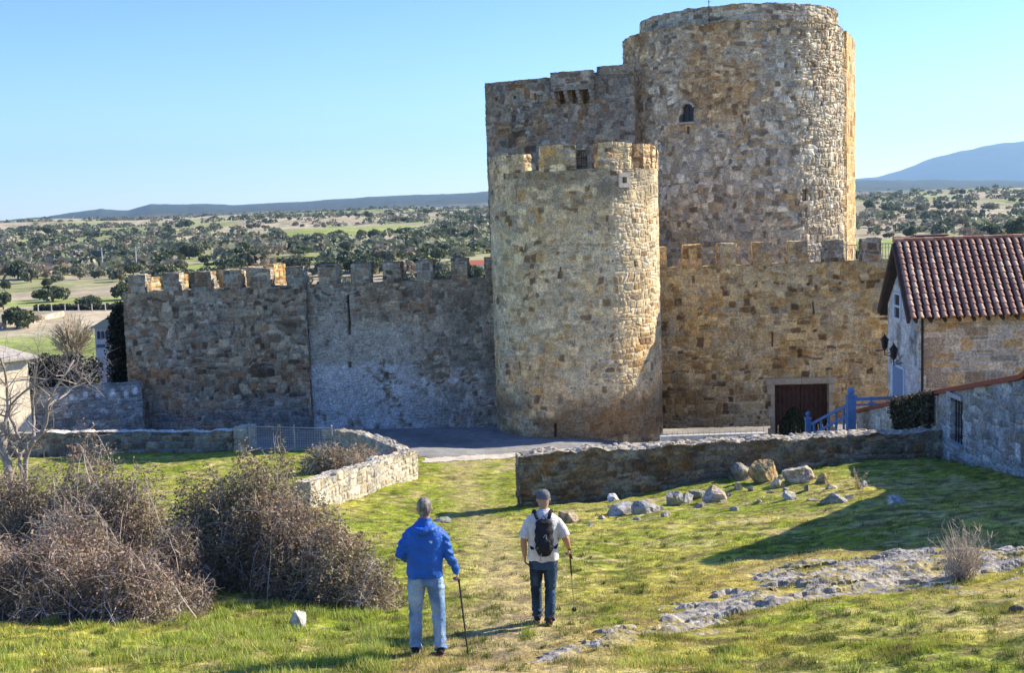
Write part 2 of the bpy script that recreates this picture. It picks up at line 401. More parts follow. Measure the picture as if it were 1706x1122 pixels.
# ---- left curtain wall
LA = P(214, 600, 62)[:2]; LB = P(845, 600, 59.4)[:2]
LL = np.linalg.norm(LB-LA)
def ztop_line(A, B, p0, p1):
    s0, z0, _ = hit_line(*p0, A, B); s1, z1, _ = hit_line(*p1, A, B)
    return lambda s: z0+(np.asarray(s, float)-s0)*(z1-z0)/(s1-s0)
lt = ztop_line(LA, LB, (218, 487), (820, 463))
cw = empty('curtain_wall', (LA[0], LA[1], -10.5), 'long grey crenellated castle wall running left from the round tower, with a pale plaster stain', 'castle wall')
sb = hit_line(517, 600, LA, LB)[0]
def st_left(u, v, c):
    f = sstep(.45, .7, fbm(u/2.5, v/1.6, 5))*sstep(-6, -7.5, v)
    c = lerp(c, c*np.array([1.12, .86, .64]), (f*.9)[..., None])
    lo = sstep(-8.6, -10.6, v)*sstep(.3, .6, fbm(u/1.5, v/1.2, 8))
    return lerp(c, np.array([.19, .195, .19]), (lo*.6)[..., None])
def st_right(u, v, c):
    n = fbm(u*1.1, v*1.1, 15); n2 = fbm(u*3.2, v*3.2, 16)
    uu = u-sb
    b = sstep(-4.9, -6.0, v)*sstep(8.6, 5.5, uu+4*(n-.5))*sstep(.40, .52, n*.55+n2*.45+sstep(5, 0, uu)*.1)
    c = lerp(c, np.array([.42, .39, .31])*(.8+.4*n2)[..., None], (b*.85)[..., None])
    a = sstep(-7.3, -7.7, v+.3*(n2-.5))*sstep(10.5, 5.0, uu+5*(n-.5))*sstep(.40, .50, n*.55+n2*.45+sstep(4.5, 0, uu)*.13)
    c = lerp(c, np.array([.50, .50, .46])*(.8+.4*n2)[..., None], (a*.9)[..., None])
    g = sstep(4, 8, uu)*sstep(.45, .62, n)
    return lerp(c, np.array([.12, .11, .085]), (g*.55)[..., None])
slt = [hit_line(581, 525, LA, LB), hit_line(583, 608, LA, LB)]
kL = dict(rh=.22, sw=.28, warp=.13, split=.2)
stone_wall('wall_face', seg(LA, LB, 0, sb, off=.22), .95, -11.3, lt, 'curtain', 21, .05, cw, faces='fbte', mkw=kL, ckw=dict(stain=st_left, jm=.4, mortar=(.36, .35, .31), sma=.25, flat=0), relief=.05)
stone_wall('wall_face', seg(LA, LB, sb, LL), .75, -11.3, lambda s: lt(s+sb), 'curtain', 22, .05, cw, faces='fbte', u_off=sb, mkw=kL,
           ckw=dict(stain=st_right, jm=.5, mortar=(.36, .35, .30)), relief=.045,
           holes=[(slt[0][0], slt[0][1], .05, 1.0, .3), (slt[1][0], slt[1][1], .08, .16, .3)])
mer = [(218, 246, 458, 488), (275, 302, 455, 486), (322, 356, 453, 484), (376, 406, 450, 481), (419, 453, 447, 478), (480, 508, 445, 476), (531, 562, 442, 474),
       (585, 616, 439, 472), (638, 668, 437, 470), (694, 722, 434, 467), (752, 779, 431, 464), (807, 822, 429, 462)]
for i, (a, b, t, bo) in enumerate(mer):
    s0 = hit_line(a, bo, LA, LB)[0]; s1, _, _ = hit_line(b, bo, LA, LB); zt = hit_line((a+b)/2, t, LA, LB)[1]
    of = .22 if (s0+s1)/2 < sb else 0
    p = seg(LA, LB, max(s0, 0), s1, off=of)
    stone_wall('merlon', p, .7, lt((s0+s1)/2)-.08, zt, 'curtain', 300+i, .05, cw, faces='fbte', mkw=dict(rh=.3, sw=.4, warp=.05), ckw=dict(mortar=(.45, .44, .38), jm=.5), rough3=.07, coarse_back=False)
mb = MB(); Dl = (LB-LA)/LL; Nl = np.array([Dl[1], -Dl[0]])
for s0, s1, th in ((.4, LL, 1.9),):
    a = LA+Dl*s0-Nl*.7; b = LA+Dl*s1-Nl*.7
    mb.beam([*(a-Nl*.7), -4.6], [*(b-Nl*.7), -4.6], 1.4, .5, (.26, .24, .2))
mb.build('wall_walk', M['plaster'], cw)

# ---- rear wall of the enclosure, seen over the left curtain wall
RA = P(222, 500, 63.5)[:2]+np.array([.3, .0]); RB = P(486, 450, 75)[:2]
rw = empty('rear_curtain_wall', (RA[0], RA[1], -10.5), 'sunlit golden battlements of the rear wall showing behind the left end of the grey curtain wall', 'castle wall')
stone_wall('wall_face', resample([RA, RB], .12), .8, -11, -3.95, 'gate', 31, .12, rw, faces='fbte')
RLn = np.linalg.norm(RB-RA); k = 0; s = .5
while s < RLn-1.2:
    stone_wall('merlon', seg(RA, RB, s, s+1.15, .1), .6, -4.0, -2.95+.012*s, 'gate', 400+k, .09, rw, faces='fbte'); s += 2.15; k += 1

# ---- round tower
TC = P(962, 560, 59.4); TX, TY, TR = TC[0], TC[1], 4.13
tw = empty('round_tower', (TX, TY, -10.7), 'round crenellated stone tower in front, sunlit down its right flank', 'tower')
def st_tower(u, v, c):
    a = u/TR
    gr = sstep(-.2, .9, v)*sstep(.35, .6, fbm(u/1.4, v/.8, 61))
    c = lerp(c, np.array([.16, .15, .115]), (gr*.55)[..., None])
    br = sstep(-8.2, -9.6, v)*sstep(.3, .55, fbm(u/1.8, v, 62))
    c = lerp(c, np.array([.15, .105, .06]), (br*.75)[..., None])
    oc = sstep(-5.5, -7.5, v)*sstep(.38, .6, fbm(u/1.7, v/1.3, 64))
    c = lerp(c, c*np.array([1.2, .95, .68]), (oc*.7)[..., None])
    gn = sstep(-.5, -1.2, a)*sstep(.4, .6, fbm(u/1.2, v/1.2, 63))
    return lerp(c, c*np.array([.95, 1.0, .9]), (gn*.6)[..., None])
def th_(px, py): a, z, _ = hit_cyl(px, py, TX, TY, TR); return a*TR, z
tp = arc(TX, TY, TR, -math.pi, math.pi, .048)
hl = []
for (x, y, ru, rv, dp) in [(868, 415, .09, .09, .25), (933, 459, .09, .14, .25), (933, 451, .03, .16, .2), (1039, 300, .10, .13, .3), (925, 718, .05, .3, .3), (840, 314, .06, .09, .2), (1100, 450, .05, .14, .2), (956, 575, .06, .08, .15)]:
    a, z = th_(min(x, 1092), y); hl.append((a+math.pi*TR, z, ru, rv, dp))
stone_wall('tower_wall', tp, .75, -11.6, 1.78, 'tower', 41, .048, tw, closed=True, faces='ft', holes=hl, u_off=0, mkw=dict(rh=.25, sw=.34, warp=.12, split=.2),
           ckw=dict(stain=lambda u, v, c: st_tower(u-math.pi*TR, v, c), mortar=(.64, .55, .38), jm=.75, lichen=.18, sm0=.55, sma=.45, flat=.12), relief=.032, rough3=.035)
mangs = [(-84, -36, 2.55), (-25, -1, 2.86), (13, 39, 2.92), (50, 60, 2.88), (64.5, 71, 2.82), (76, 84, 2.74)]
for i, (a, b, zt) in enumerate(mangs):
    stone_wall('merlon', arc(TX, TY, TR, R(a), R(b), .05), .6, 1.72, zt+.03, 'tower', 450+i, .05, tw, faces='fbte', rough3=.08, mkw=dict(rh=.28, sw=.38, warp=.06),
               ckw=dict(jm=.5, lichen=.3), coarse_back=False)
mb = MB(); disc(mb, TX, TY, TR-.3, .95, c=(.33, .3, .25)); mb.build('platform', M['plaster'], tw)
# inner side of the parapet
stone_wall('parapet_lining', arc(TX, TY, TR-.74, math.pi, -math.pi, .12), .02, .9, 1.77, 'tower', 47, .12, tw, faces='f')
mb = MB(); q = th_(1039, 300); ang = q[0]/TR
for (da, dz, w_, h_) in ((-.055, 0, .2, .62), (.055, 0, .2, .62), (0, .24, .62, .2), (0, -.24, .62, .2)):
    a = ang+da; c0 = np.array([TX+(TR+.03)*math.sin(a), TY-(TR+.03)*math.cos(a), q[1]+dz])
    mb.beam(c0-np.array([math.cos(a), math.sin(a), 0])*w_/2, c0+np.array([math.cos(a), math.sin(a), 0])*w_/2, .12, h_, (.5, .45, .36))
mb.build('gun_port_surround', M['plaster'], tw)

# ---- gate wall (right)
GA = P(1085, 600, 60.2)[:2]; GB = P(1540, 600, 59.6)[:2]
gt = ztop_line(GA, GB, (1112, 447), (1475, 433))
gw = empty('curtain_wall', (GA[0], GA[1], -10.7), 'golden crenellated castle wall with the wide dark gate, right of the round tower', 'castle wall')
def gh(px, py): s, z, p = hit_line(px, py, GA, GB); return s, z
s0, zt = gh(1290, 641); s1, _ = gh(1380, 641); zb = -11.75
holes = [((s0+s1)/2, (zt-12)/2, (s1-s0)/2, (zt+12)/2, .42)]
holes += [(gh(1355, 514)[0], gh(1355, 514)[1], .04, .34, .3), (gh(1287, 566)[0], gh(1287, 566)[1], .035, .34, .3), (gh(1333, 590)[0], gh(1333, 590)[1], .09, .2, .3)]
for x, y in ((1260, 477), (1347, 474), (1400, 472), (1437, 470), (1453, 615), (1358, 551)): a, z = gh(x, y); holes.append((a, z, .07, .06, .2))
def st_gate(u, v, c):
    g = sstep(-3.6, -3.0, v+.6*(fbm(u/1.5, v, 72)-.5)); c = lerp(c, c*np.array([.8, .84, .86]), (g*.8)[..., None])
    gr = sstep(-.5, 1, fbm(u/4.0, v/2.4, 71)*2-1)*sstep(4, 9, u)*sstep(-6.2, -5.2, v)
    c = lerp(c, c*np.array([.9, .98, 1.1]), (gr*.7)[..., None])
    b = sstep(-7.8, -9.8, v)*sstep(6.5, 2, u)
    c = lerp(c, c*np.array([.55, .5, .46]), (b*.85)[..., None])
    d = sstep(.5, .68, fbm(u/1.1, v/.8, 74))*sstep(-6.5, -8, v)
    return lerp(c, c*np.array([.72, .66, .6]), (d*.7)[..., None])
stone_wall('wall_face', seg(GA, GB, 0, np.linalg.norm(GB-GA)), .8, -11.3, gt, 'gate', 51, .05, gw, faces='fbte', holes=holes, mkw=dict(rh=.28, sw=.37, warp=.10, split=.2, joint=.03),
           ckw=dict(stain=st_gate, mortar=(.66, .53, .31), jm=.9, lichen=.1, sm0=.56, sma=.4, flat=0), relief=.045)
for i, (a, b, t, bo) in enumerate([(1098, 1112, 412, 447), (1138, 1170, 408, 446), (1195, 1227, 406, 444), (1254, 1287, 404, 442), (1312, 1345, 402, 440), (1373, 1406, 400, 438), (1436, 1468, 397, 435), (1493, 1522, 395, 432)]):
    q0 = gh(a, bo)[0]; q1 = gh(b, bo)[0]; z1_ = gh((a+b)/2, t)[1]
    stone_wall('merlon', seg(GA, GB, q0, q1), .6, gt((q0+q1)/2)-.06, z1_, 'gate' if i < 5 else 'curtain', 500+i, .05, gw, faces='fbte', rough3=.07, mkw=dict(rh=.3, sw=.4, warp=.05), ckw=dict(jm=.55, lichen=.35), coarse_back=False)
Dg = (GB-GA)/np.linalg.norm(GB-GA); Ng = np.array([Dg[1], -Dg[0]])
def gp(s, off, z): q = GA+Dg*s+Ng*off; return np.array([q[0], q[1], z])
mb = MB()
mb.beam(gp(s0-.42, .0, zt+.15), gp((s0+s1)/2-.01, .0, zt+.15), .28, .30, (.44, .37, .25)); mb.beam(gp((s0+s1)/2+.01, .004, zt+.15), gp(s1+.36, .004, zt+.15), .28, .30, (.41, .34, .23))
mb.build('lintel', M['plaster'], gw)
for sx in (-1, 1):
    mb = MB(); z = zb-.2; k = 0; e = s0 if sx < 0 else s1
    while z < zt-.02:
        h_ = min(.52+.1*(k % 2), zt-.012-z); wd = .2 if k % 2 else .32
        a, b = (e-wd, e-.004) if sx < 0 else (e+.004, e+wd)
        mb.beam(gp(a, -.01, z+h_/2), gp(b, -.01, z+h_/2), .26, h_-.015, ((.43, .34, .21) if k % 2 else (.47, .38, .25))); z += h_; k += 1
    mb.build('jamb', M['plaster'], gw)
for k in range(2):
    mb = MB(); w = (s1-s0)/2; a = s0+w*k; n = 6
    for j in range(n):
        mb.beam(gp(a+w*j/n+.012, -.32, (zb+zt)/2), gp(a+w*(j+1)/n-.012, -.32, (zb+zt)/2), .06, zt-zb, (.06, .026, .016))
    for zz in (zb+.5, (zb+zt)/2, zt-.35): mb.beam(gp(a+.05, -.275, zz), gp(a+w-.05, -.275, zz), .03, .12, (.065, .024, .016))
    dr = mb.build('gate_door', M['door'], gw)
    mb = MB(); hx = a+(w-.15 if k == 0 else .15); mb.tube([gp(hx, -.25, zb+1.05), gp(hx, -.2, zb+1.15), gp(hx, -.25, zb+1.25)], .018, 6); mb.build('handle', M['iron'], dr)
mb = MB()
mb.beam(gp(.2, -1.35, -4.4), gp(np.linalg.norm(GB-GA)-.2, -1.35, -4.4), 1.1, .4, (.3, .27, .2)); mb.build('wall_walk', M['plaster'], gw)
# iron rails filling two gaps above the gate wall
for (a, b) in ((1347, 1371), (1409, 1433), (1470, 1490)):
    mb = MB(); q0 = gh(a, 436)[0]; q1 = gh(b, 436)[0]; zz = gt(q0)
    mb.beam(gp(q0, -.5, zz+.78), gp(q1, -.5, zz+.78), .04, .04); n = max(3, int((q1-q0)/.13))
    for j in range(n+1): x = lerp(q0, q1, j/n); mb.beam(gp(x, -.5, zz-.05), gp(x, -.5, zz+.76), .022, .022)
    mb.build('railing', M['galv'], gw)

# ---- keep
KC = P(1225, 560, 73.0); KX, KY, KR = KC[0], KC[1], 6.43
kp = empty('castle_keep', (KX, KY, -10.7), 'massive rounded stone keep with an arched window, tallest part of the castle', 'castle keep')
def kh(px, py): a, z, _ = hit_cyl(px, py, KX, KY, KR); return a, z
wa, wz = kh(1145, 190); va, vz = kh(1342, 325)
hk = [((wa+R(125))*KR, wz, .34, .42, .4), ((wa+R(125))*KR, wz+.42, .24, .14, .4), ((wa+R(125))*KR, kh(1145, 217)[1], .06, .18, .3), ((va+R(125))*KR, vz, .2, .33, .45),
      ((kh(1343, 350)[0]+R(125))*KR, kh(1343, 350)[1], .08, .1, .25), ((kh(1079, 160)[0]+R(125))*KR, kh(1079, 160)[1], .05, .2, .2), ((kh(1265, 352)[0]+R(125))*KR, kh(1265, 352)[1], .22, .12, .12)]
def st_keep(u, v, c):
    a = u/KR-R(125)
    o = sstep(.52, .66, fbm(u/1.9+3, v/3.2, 81))*sstep(2, 6, v)*sstep(.2, -.1, a)
    o = np.maximum(o, .9*np.exp(-((a+.33)/.2)**2)*sstep(3.5, 5, v)*sstep(.42, .56, fbm(u/1.1, v/2.5, 82)))
    c = lerp(c, c*np.array([1.0, .78, .5]), (o*.75)[..., None])
    lo = sstep(1.5, -3, v)*sstep(.35, -.1, a)*sstep(.35, .5, fbm(u/1.6, v/1.2, 84)); c = lerp(c, c*np.array([.62, .68, .72]), (lo*.95)[..., None])  # lower left of the drum tinted dark and cool, painted shade
    top = sstep(9.1, 9.8, v)*.5; c = lerp(c, c*np.array([.75, .72, .65]), top[..., None])
    return c
stone_wall('drum', arc(KX, KY, KR, R(-125), R(125), .055), .6, -10.9, 9.85, 'keep', 61, .055, kp, faces='ft', holes=hk,
           mkw=dict(rh=.26, sw=.29, warp=.13, split=.15, joint=.035), ckw=dict(stain=st_keep, jm=.35, mortar=(.50, .44, .34), lichen=.25, flat=.12, sma=.35), relief=.075, rough3=.09)
stone_wall('drum', arc(KX, KY, KR, R(125), R(235), .3), .6, -10.9, 9.85, 'keep', 66, .3, kp, faces='ft')
IC = P(1235, 560, 73.6)
stone_wall('upper_ring', arc(IC[0], IC[1], 5.82, R(-179), R(179), .055), .7, 9.4, 10.95, 'keep', 62, .055, kp, faces='ftb', rough3=.09,
           mkw=dict(rh=.32, sw=.44, warp=.08), ckw=dict(jm=.35, mortar=(.46, .42, .34)), relief=.06)
mb = MB(); disc(mb, KX, KY, KR-.3, 9.7); disc(mb, IC[0], IC[1], 5.3, 10.1); mb.build('platform', M['plaster'], kp)
mb = MB(); q = P(1181, 12, 68); mb.tube([q-[0, 0, .9], q+[0, 0, .62]], .02, 6); mb.tube([q+[-.12, 0, .3], q+[.12, 0, .3]], .012, 5); mb.build('lightning_rod', M['iron'], kp)
def kpt(a, z, rr): return np.array([KX+rr*math.sin(a), KY-rr*math.cos(a), z])
# arched window: stone sill, wooden casement
win = MB(); rr = KR-.22; t_ = np.array([math.cos(wa), math.sin(wa), 0])
c0 = kpt(wa, wz, rr)
for dx in (-.30, 0, .30): win.beam(c0+t_*dx+[0, 0, -.42], c0+t_*dx+[0, 0, .42], .05, .05, (.06, .05, .045))
for dz in (-.4, .05, .42): win.beam(c0-t_*.3+[0, 0, dz], c0+t_*.3+[0, 0, dz], .05, .05, (.06, .05, .045))
wo = win.build('window', M['door'], kp)
g = MB(); g.add([c0-t_*.3+[0, 0, -.42]-kpt(wa, 0, .03)+[KX, KY, 0], c0+t_*.3+[0, 0, -.42]-kpt(wa, 0, .03)+[KX, KY, 0], c0+t_*.3+[0, 0, .5]-kpt(wa, 0, .03)+[KX, KY, 0], c0-t_*.3+[0, 0, .5]-kpt(wa, 0, .03)+[KX, KY, 0]], [[0, 1, 2, 3]])
g.build('pane', M['glass'], wo)
g = MB(); c1 = kpt(wa, wz-.50, KR+.09); g.beam(c1-t_*.5, c1+t_*.5, .34, .11, (.36, .33, .27)); g.build('sill', M['plaster'], wo)
g = MB()
for k in range(7):
    a0 = math.pi*k/7; a1 = math.pi*(k+1)/7-.05; 
    pA = kpt(wa, wz+.36, KR+.0); g.beam(pA+t_*.40*math.cos(a0)+[0, 0, .28*math.sin(a0)], pA+t_*.40*math.cos(a1)+[0, 0, .28*math.sin(a1)], .14, .13, (.40, .37, .3), up=(math.sin(wa), -math.cos(wa), 0))
g.build('arch', M['plaster'], wo)
g = MB(); t2 = np.array([math.cos(va), math.sin(va), 0]); c2 = kpt(va, vz, KR-.2)
for dx in (-.18, .18): g.beam(c2+t2*dx+[0, 0, -.3], c2+t2*dx+[0, 0, .3], .05, .05, (.06, .05, .04))
g.beam(c2-t2*.18+[0, 0, -.3], c2+t2*.18+[0, 0, -.3], .05, .05, (.06, .05, .04)); wo2 = g.build('window', M['door'], kp)
g = MB(); c3 = kpt(va, vz-.42, KR+.03); g.beam(c3-t2*.33, c3+t2*.33, .24, .1, (.5, .45, .37)); g.build('sill', M['plaster'], wo2)
# buttress / flat rear body seen along the right edge of the drum
b0 = P(1392, 400, 72.2)[:2]; b1 = P(1411, 400, 72.9)[:2]; b2 = P(1425.5, 400, 77.5)[:2]
stone_wall('buttress_face', resample([b0, b1], .06), .3, -10.9, P(1405, 52, 72.5)[2], 'gate', 63, .06, kp, faces='fte', ckw=dict(jm=.7, mortar=(.5, .42, .28)), mkw=dict(rh=.4, sw=.5, warp=.04))
stone_wall('buttress_face', resample([b1, b2], .08), .3, -10.9, P(1424, 66, 77)[2], 'gate', 64, .08, kp, faces='fte', ckw=dict(jm=.7, mortar=(.62, .54, .38)), mkw=dict(rh=.4, sw=.6, warp=.03), relief=.03)

# ---- square tower behind
SA = P(813, 300, 72.6)[:2]; SB = P(1060, 300, 69.0)[:2]; SL = np.linalg.norm(SB-SA)
sq = empty('square_tower', (SA[0], SA[1], -10.7), 'flat-faced grey tower block behind the round tower, with a small overhanging box on corbels', 'tower')
stz = ztop_line(SA, SB, (815, 138), (1043, 116))
def sh(px, py): s, z, p = hit_line(px, py, SA, SB); return s, z
hs = []
for (x, y, ru, rv, dp) in [(828, 165, .09, .1, .2), (858, 162, .1, .09, .2), (899, 165, .16, .22, .2), (877, 180, .22, .12, .2), (892, 161, .05, .2, .2), (1066, 158, .08, .2, .2)]:
    a, z = sh(x, y); hs.append((a, z, ru, rv, dp))
for x in (937, 957, 977): a, z = sh(x, 161); hs.append((a, z, .17, .38, .45))
aw = sh(967, 268); hs += [(aw[0], aw[1]-.3, .38, .66, .5), (aw[0], aw[1]+.36, .27, .2, .5)]
def st_sq(u, v, c):
    m = sstep(5.5, 7.5, v)*sstep(.35, .55, fbm(u/1.3, v/.9, 91)); c = lerp(c, np.array([.19, .185, .15]), (m*.5)[..., None])
    o = sstep(.55, .68, fbm(u/1.2+7, v/1.2, 92)); return lerp(c, c*np.array([1.1, .86, .6]), (o*.8)[..., None])
stone_wall('wall_face', seg(SA, SB, 0, SL, .055), .8, -10.9, stz, 'curtain', 71, .055, sq, faces='fte', holes=hs, mkw=dict(rh=.27, sw=.33, warp=.12, split=.2), ckw=dict(stain=st_sq, jm=.4, mortar=(.38, .37, .33)), relief=.06, rough3=.08)
Ds = (SB-SA)/SL; Ns = np.array([Ds[1], -Ds[0]])
SE = SA-Ns*7.0
stone_wall('side_wall', resample([SE, SA], .25), .5, -10.9, float(stz(0)), 'curtain', 72, .25, sq, faces='fte')
def sp(s, off, z): q = SA+Ds*s+Ns*off; return np.array([q[0], q[1], z])
x0, zt_ = sh(923, 124); x1, zb_ = sh(991, 149); zt1 = sh(985, 118)[1]
bx = stone_wall('box_machicolation', seg(SA, SB, x0, x1, .055, off=.62), .64, zb_, zt1, 'curtain', 73, .055, sq, faces='fte', rough3=.06, mkw=dict(rh=.34, sw=.5, warp=.04), ckw=dict(jm=.5, mortar=(.42, .41, .36)))
for px in (926, 947, 967, 988):
    a = sh(px, 150)[0]; mb = MB()
    for j, (dz, o_) in enumerate(((0, .58), (.19, .42), (.38, .24))):
        mb.beam(sp(a, -.05, zb_-.1-dz), sp(a, o_, zb_-.1-dz), .2, .185, (.3, .28, .23))
    mb.build('corbel', M['plaster'], bx)
x2 = sh(1000, 115)[0]
stone_wall('parapet', seg(SA, SB, x1+.15, SL, .06, off=.02), .5, float(stz(x2))-.2, lambda s: stz(s+x1)+.32, 'curtain', 74, .06, sq, faces='fte')
# barred opening in the square tower, seen between two merlons of the round tower
g = MB(); c0 = sp(aw[0], -.16, aw[1]-.15)
d3 = np.array([Ds[0], Ds[1], 0])
for k in range(5): g.beam(c0+d3*(-.3+.15*k)+[0, 0, -.8], c0+d3*(-.3+.15*k)+[0, 0, .66-.5*abs(-.3+.15*k)], .03, .03)
for dz in (-.6, -.15, .3): g.beam(c0-d3*.36+[0, 0, dz], c0+d3*.36+[0, 0, dz], .03, .03)
g.build('window_grille', M['iron'], sq)
# ================================================================== LOW WALLS, ROAD, HOUSES
def gz(p): return H(np.asarray(p)[:, 0], np.asarray(p)[:, 1])
def low_wall(name, keys, th, pal, seed, label, res=.045, drop=.35, toprough=.08, **kw):
    """keys: list of (px, py_top, Y)"""
    W = [P(*k) for k in keys]; W = np.array(W)
    pts = resample(W[:, :2], res); s = np.concatenate([[0], np.cumsum(np.linalg.norm(np.diff(pts, axis=0), axis=1))])
    sk = np.concatenate([[0], np.cumsum(np.linalg.norm(np.diff(W[:, :2], axis=0), axis=1))])
    zt = np.interp(s, sk, W[:, 2])+(vn2(s*1.7, s*0+seed, 5)-.5)*.10+(vn2(s*5, s*0+seed, 6)-.5)*.05
    zb = gz(pts)-drop
    zt = np.maximum(zt, zb+.3)
    o = stone_wall(name, pts, th, lambda q: np.interp(q, s, zb), lambda q: np.interp(q, s, zt), pal, seed, res, None, toprough=toprough, coarse_back=False, **kw)
    return tag(o, label, 'stone wall')
def st_ruin_lit_top(u, v, c):
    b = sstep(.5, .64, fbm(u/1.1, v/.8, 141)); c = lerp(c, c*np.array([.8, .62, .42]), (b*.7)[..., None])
    tp = sstep(30, 31, v)*(.5+.5*vn2(u*6, v*6, 146)); return lerp(c, np.array([.50, .455, .36])*(.6+.8*vn2(u*11, v*11, 147))[..., None], (tp*.85)[..., None])  # brown patches; top faces coloured paler, standing in for sunlight
def st_toplight(u, v, c): return c
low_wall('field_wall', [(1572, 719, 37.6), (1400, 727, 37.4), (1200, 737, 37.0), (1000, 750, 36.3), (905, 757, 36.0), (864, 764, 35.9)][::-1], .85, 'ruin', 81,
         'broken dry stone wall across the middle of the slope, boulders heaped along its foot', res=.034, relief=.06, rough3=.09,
         mkw=dict(rh=.2, sw=.34, warp=.07, split=.3, joint=.025), ckw=dict(jm=.45, mortar=(.24, .23, .18), stain=st_ruin_lit_top, lichen=.3))
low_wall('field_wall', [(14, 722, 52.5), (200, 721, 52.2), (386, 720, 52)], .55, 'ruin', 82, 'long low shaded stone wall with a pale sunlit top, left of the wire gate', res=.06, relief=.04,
         mkw=dict(rh=.2, sw=.35, warp=.05), ckw=dict(jm=.4, mortar=(.3, .3, .26), stain=lambda u, v, c: lerp(c, np.array([.6, .57, .5]), (sstep(30, 31, v)*.85)[..., None])))  # wall top painted pale in place of sunlight
low_wall('gate_pier', [(388, 714, 51.6), (411, 713, 51.3)], .7, 'pale', 83, 'squat pale stone pier at the left side of the wire gate', res=.05, relief=.04)['category'] = 'gate pier'
low_wall('field_wall', [(516, 806, 34.6), (560, 789, 36.4), (612, 776, 38.6), (650, 762, 40.8), (696, 752, 43.0), (655, 733, 46.2), (600, 717, 49.6), (556, 711, 51.8)], .55, 'pale', 84,
         'sunlit pale rubble wall bent in a sharp corner between the brambles and the road', res=.04, relief=.035, rough3=.06,
         mkw=dict(rh=.2, sw=.3, warp=.09), ckw=dict(jm=.6, mortar=(.44, .40, .32), lichen=.45, sma=.7, sm0=.5))
# retaining wall far left with white spots
ra = P(56, 650, 59.0); rb = P(236, 650, 60.6)
zt_ = ra[2]
def st_spots(u, v, c):
    m = np.zeros_like(u)
    for i, uu in enumerate((1.0, 1.75, 2.4, 3.0, 3.7, 4.35, 4.8)): m = np.maximum(m, sstep(.17, .07, np.hypot(u-uu, (v-(zt_-.42-.1*(i % 2)))*.7)))
    return lerp(c, np.array([.7, .7, .68]), (m*.9)[..., None])
o = stone_wall('retaining_wall', resample([ra[:2], rb[:2]], .06), .5, -11, zt_, 'annex', 85, .06, None, toprough=.05, ckw=dict(stain=st_spots, jm=.4, mortar=(.2, .2, .18), lichen=.5), mkw=dict(rh=.22, sw=.36))
tag(o, 'dark garden retaining wall with a row of white spots, left of the castle wall', 'stone wall')

# ---- road sheet
def drape(name, poly, res, mat_, lift, label=None, kind='structure', jit=0):
    poly = np.asarray(poly, float); x0, y0 = poly.min(0); x1, y1 = poly.max(0)
    xs = np.arange(x0, x1+res, res); ys = np.arange(y0, y1+res, res); X, Y = np.meshgrid(xs, ys)
    c = np.zeros(X.shape, bool); n = len(poly)
    for i in range(n):
        (ax, ay), (bx_, by_) = poly[i], poly[(i+1) % n]
        with np.errstate(divide='ignore', invalid='ignore'):
            cr = ((ay > Y) != (by_ > Y)) & (X+jit*(vn2(X*2, Y*2, 4)-.5) < (bx_-ax)*(Y-ay)/((by_-ay) if by_ != ay else 1e-9)+ax)
        c ^= cr
    idx = np.arange(X.size).reshape(X.shape); q = np.stack([idx[:-1, :-1], idx[:-1, 1:], idx[1:, 1:], idx[1:, :-1]], -1)
    k = c[:-1, :-1] & c[:-1, 1:] & c[1:, 1:] & c[1:, :-1]
    q = q[k].reshape(-1, 4); us, inv = np.unique(q, return_inverse=True)
    V = np.stack([X.ravel()[us], Y.ravel()[us], (H(X, Y)+lift).ravel()[us]], 1)
    o = add(name, np_mesh(name, V, inv.reshape(-1, 4), np.full((len(V), 3), .23), smooth=True), mat_); return tag(o, kind=kind)
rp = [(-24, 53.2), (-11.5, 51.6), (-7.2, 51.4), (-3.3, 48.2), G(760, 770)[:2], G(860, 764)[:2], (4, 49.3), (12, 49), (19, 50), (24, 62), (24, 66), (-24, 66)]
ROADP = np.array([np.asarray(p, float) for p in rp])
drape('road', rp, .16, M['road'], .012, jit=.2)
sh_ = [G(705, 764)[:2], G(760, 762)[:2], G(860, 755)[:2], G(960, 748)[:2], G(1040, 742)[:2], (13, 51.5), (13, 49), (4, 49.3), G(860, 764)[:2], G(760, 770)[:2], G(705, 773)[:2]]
drape('sunlit_road_strip', sh_, .1, M['sunlit_strip'], .022, jit=.25)  # painted strip in place of the sunlit near edge of the road

# ---- wire gate at left
gA = G(417, 770)*1.0; gy = 50.6
def wire_gate():
    a = P(415, 709, 50.9); b = P(552, 712, 50.0); mid = P(490, 711, 50.4)
    t = empty('wire_gate', (a[0], a[1], Hs(a[0], a[1])), 'grey wire mesh field gate hung between stone pier and bent wall', 'gate')
    for p in (a, mid, b):
        m = MB(); z0 = Hs(p[0], p[1]); m.tube([[p[0], p[1], z0-.2], [p[0], p[1], p[2]+.04]], .035, 8); m.ball([p[0], p[1], p[2]+.04], .045); m.build('post', M['galv'], t)
    m = MB(); z0 = Hs(mid[0], mid[1])+.12
    m.tube([a-[0, 0, .06], b-[0, 0, .06]], .025, 6); m.tube([[a[0], a[1], z0], [b[0], b[1], z0]], .022, 6); m.build('rail', M['galv'], t)
    m = MB()
    for k in range(1, 34): q = lerp(a, b, k/34); m.beam([q[0], q[1], z0], [q[0], q[1], q[2]-.07], .008, .008)
    for k in range(1, 9): zz = lerp(z0, a[2]-.07, k/9); m.beam([a[0], a[1], zz], [b[0], b[1], zz+(b[2]-a[2])*k/9], .008, .008)
    m.build('wire_mesh', M['galv'], t)
wire_gate()

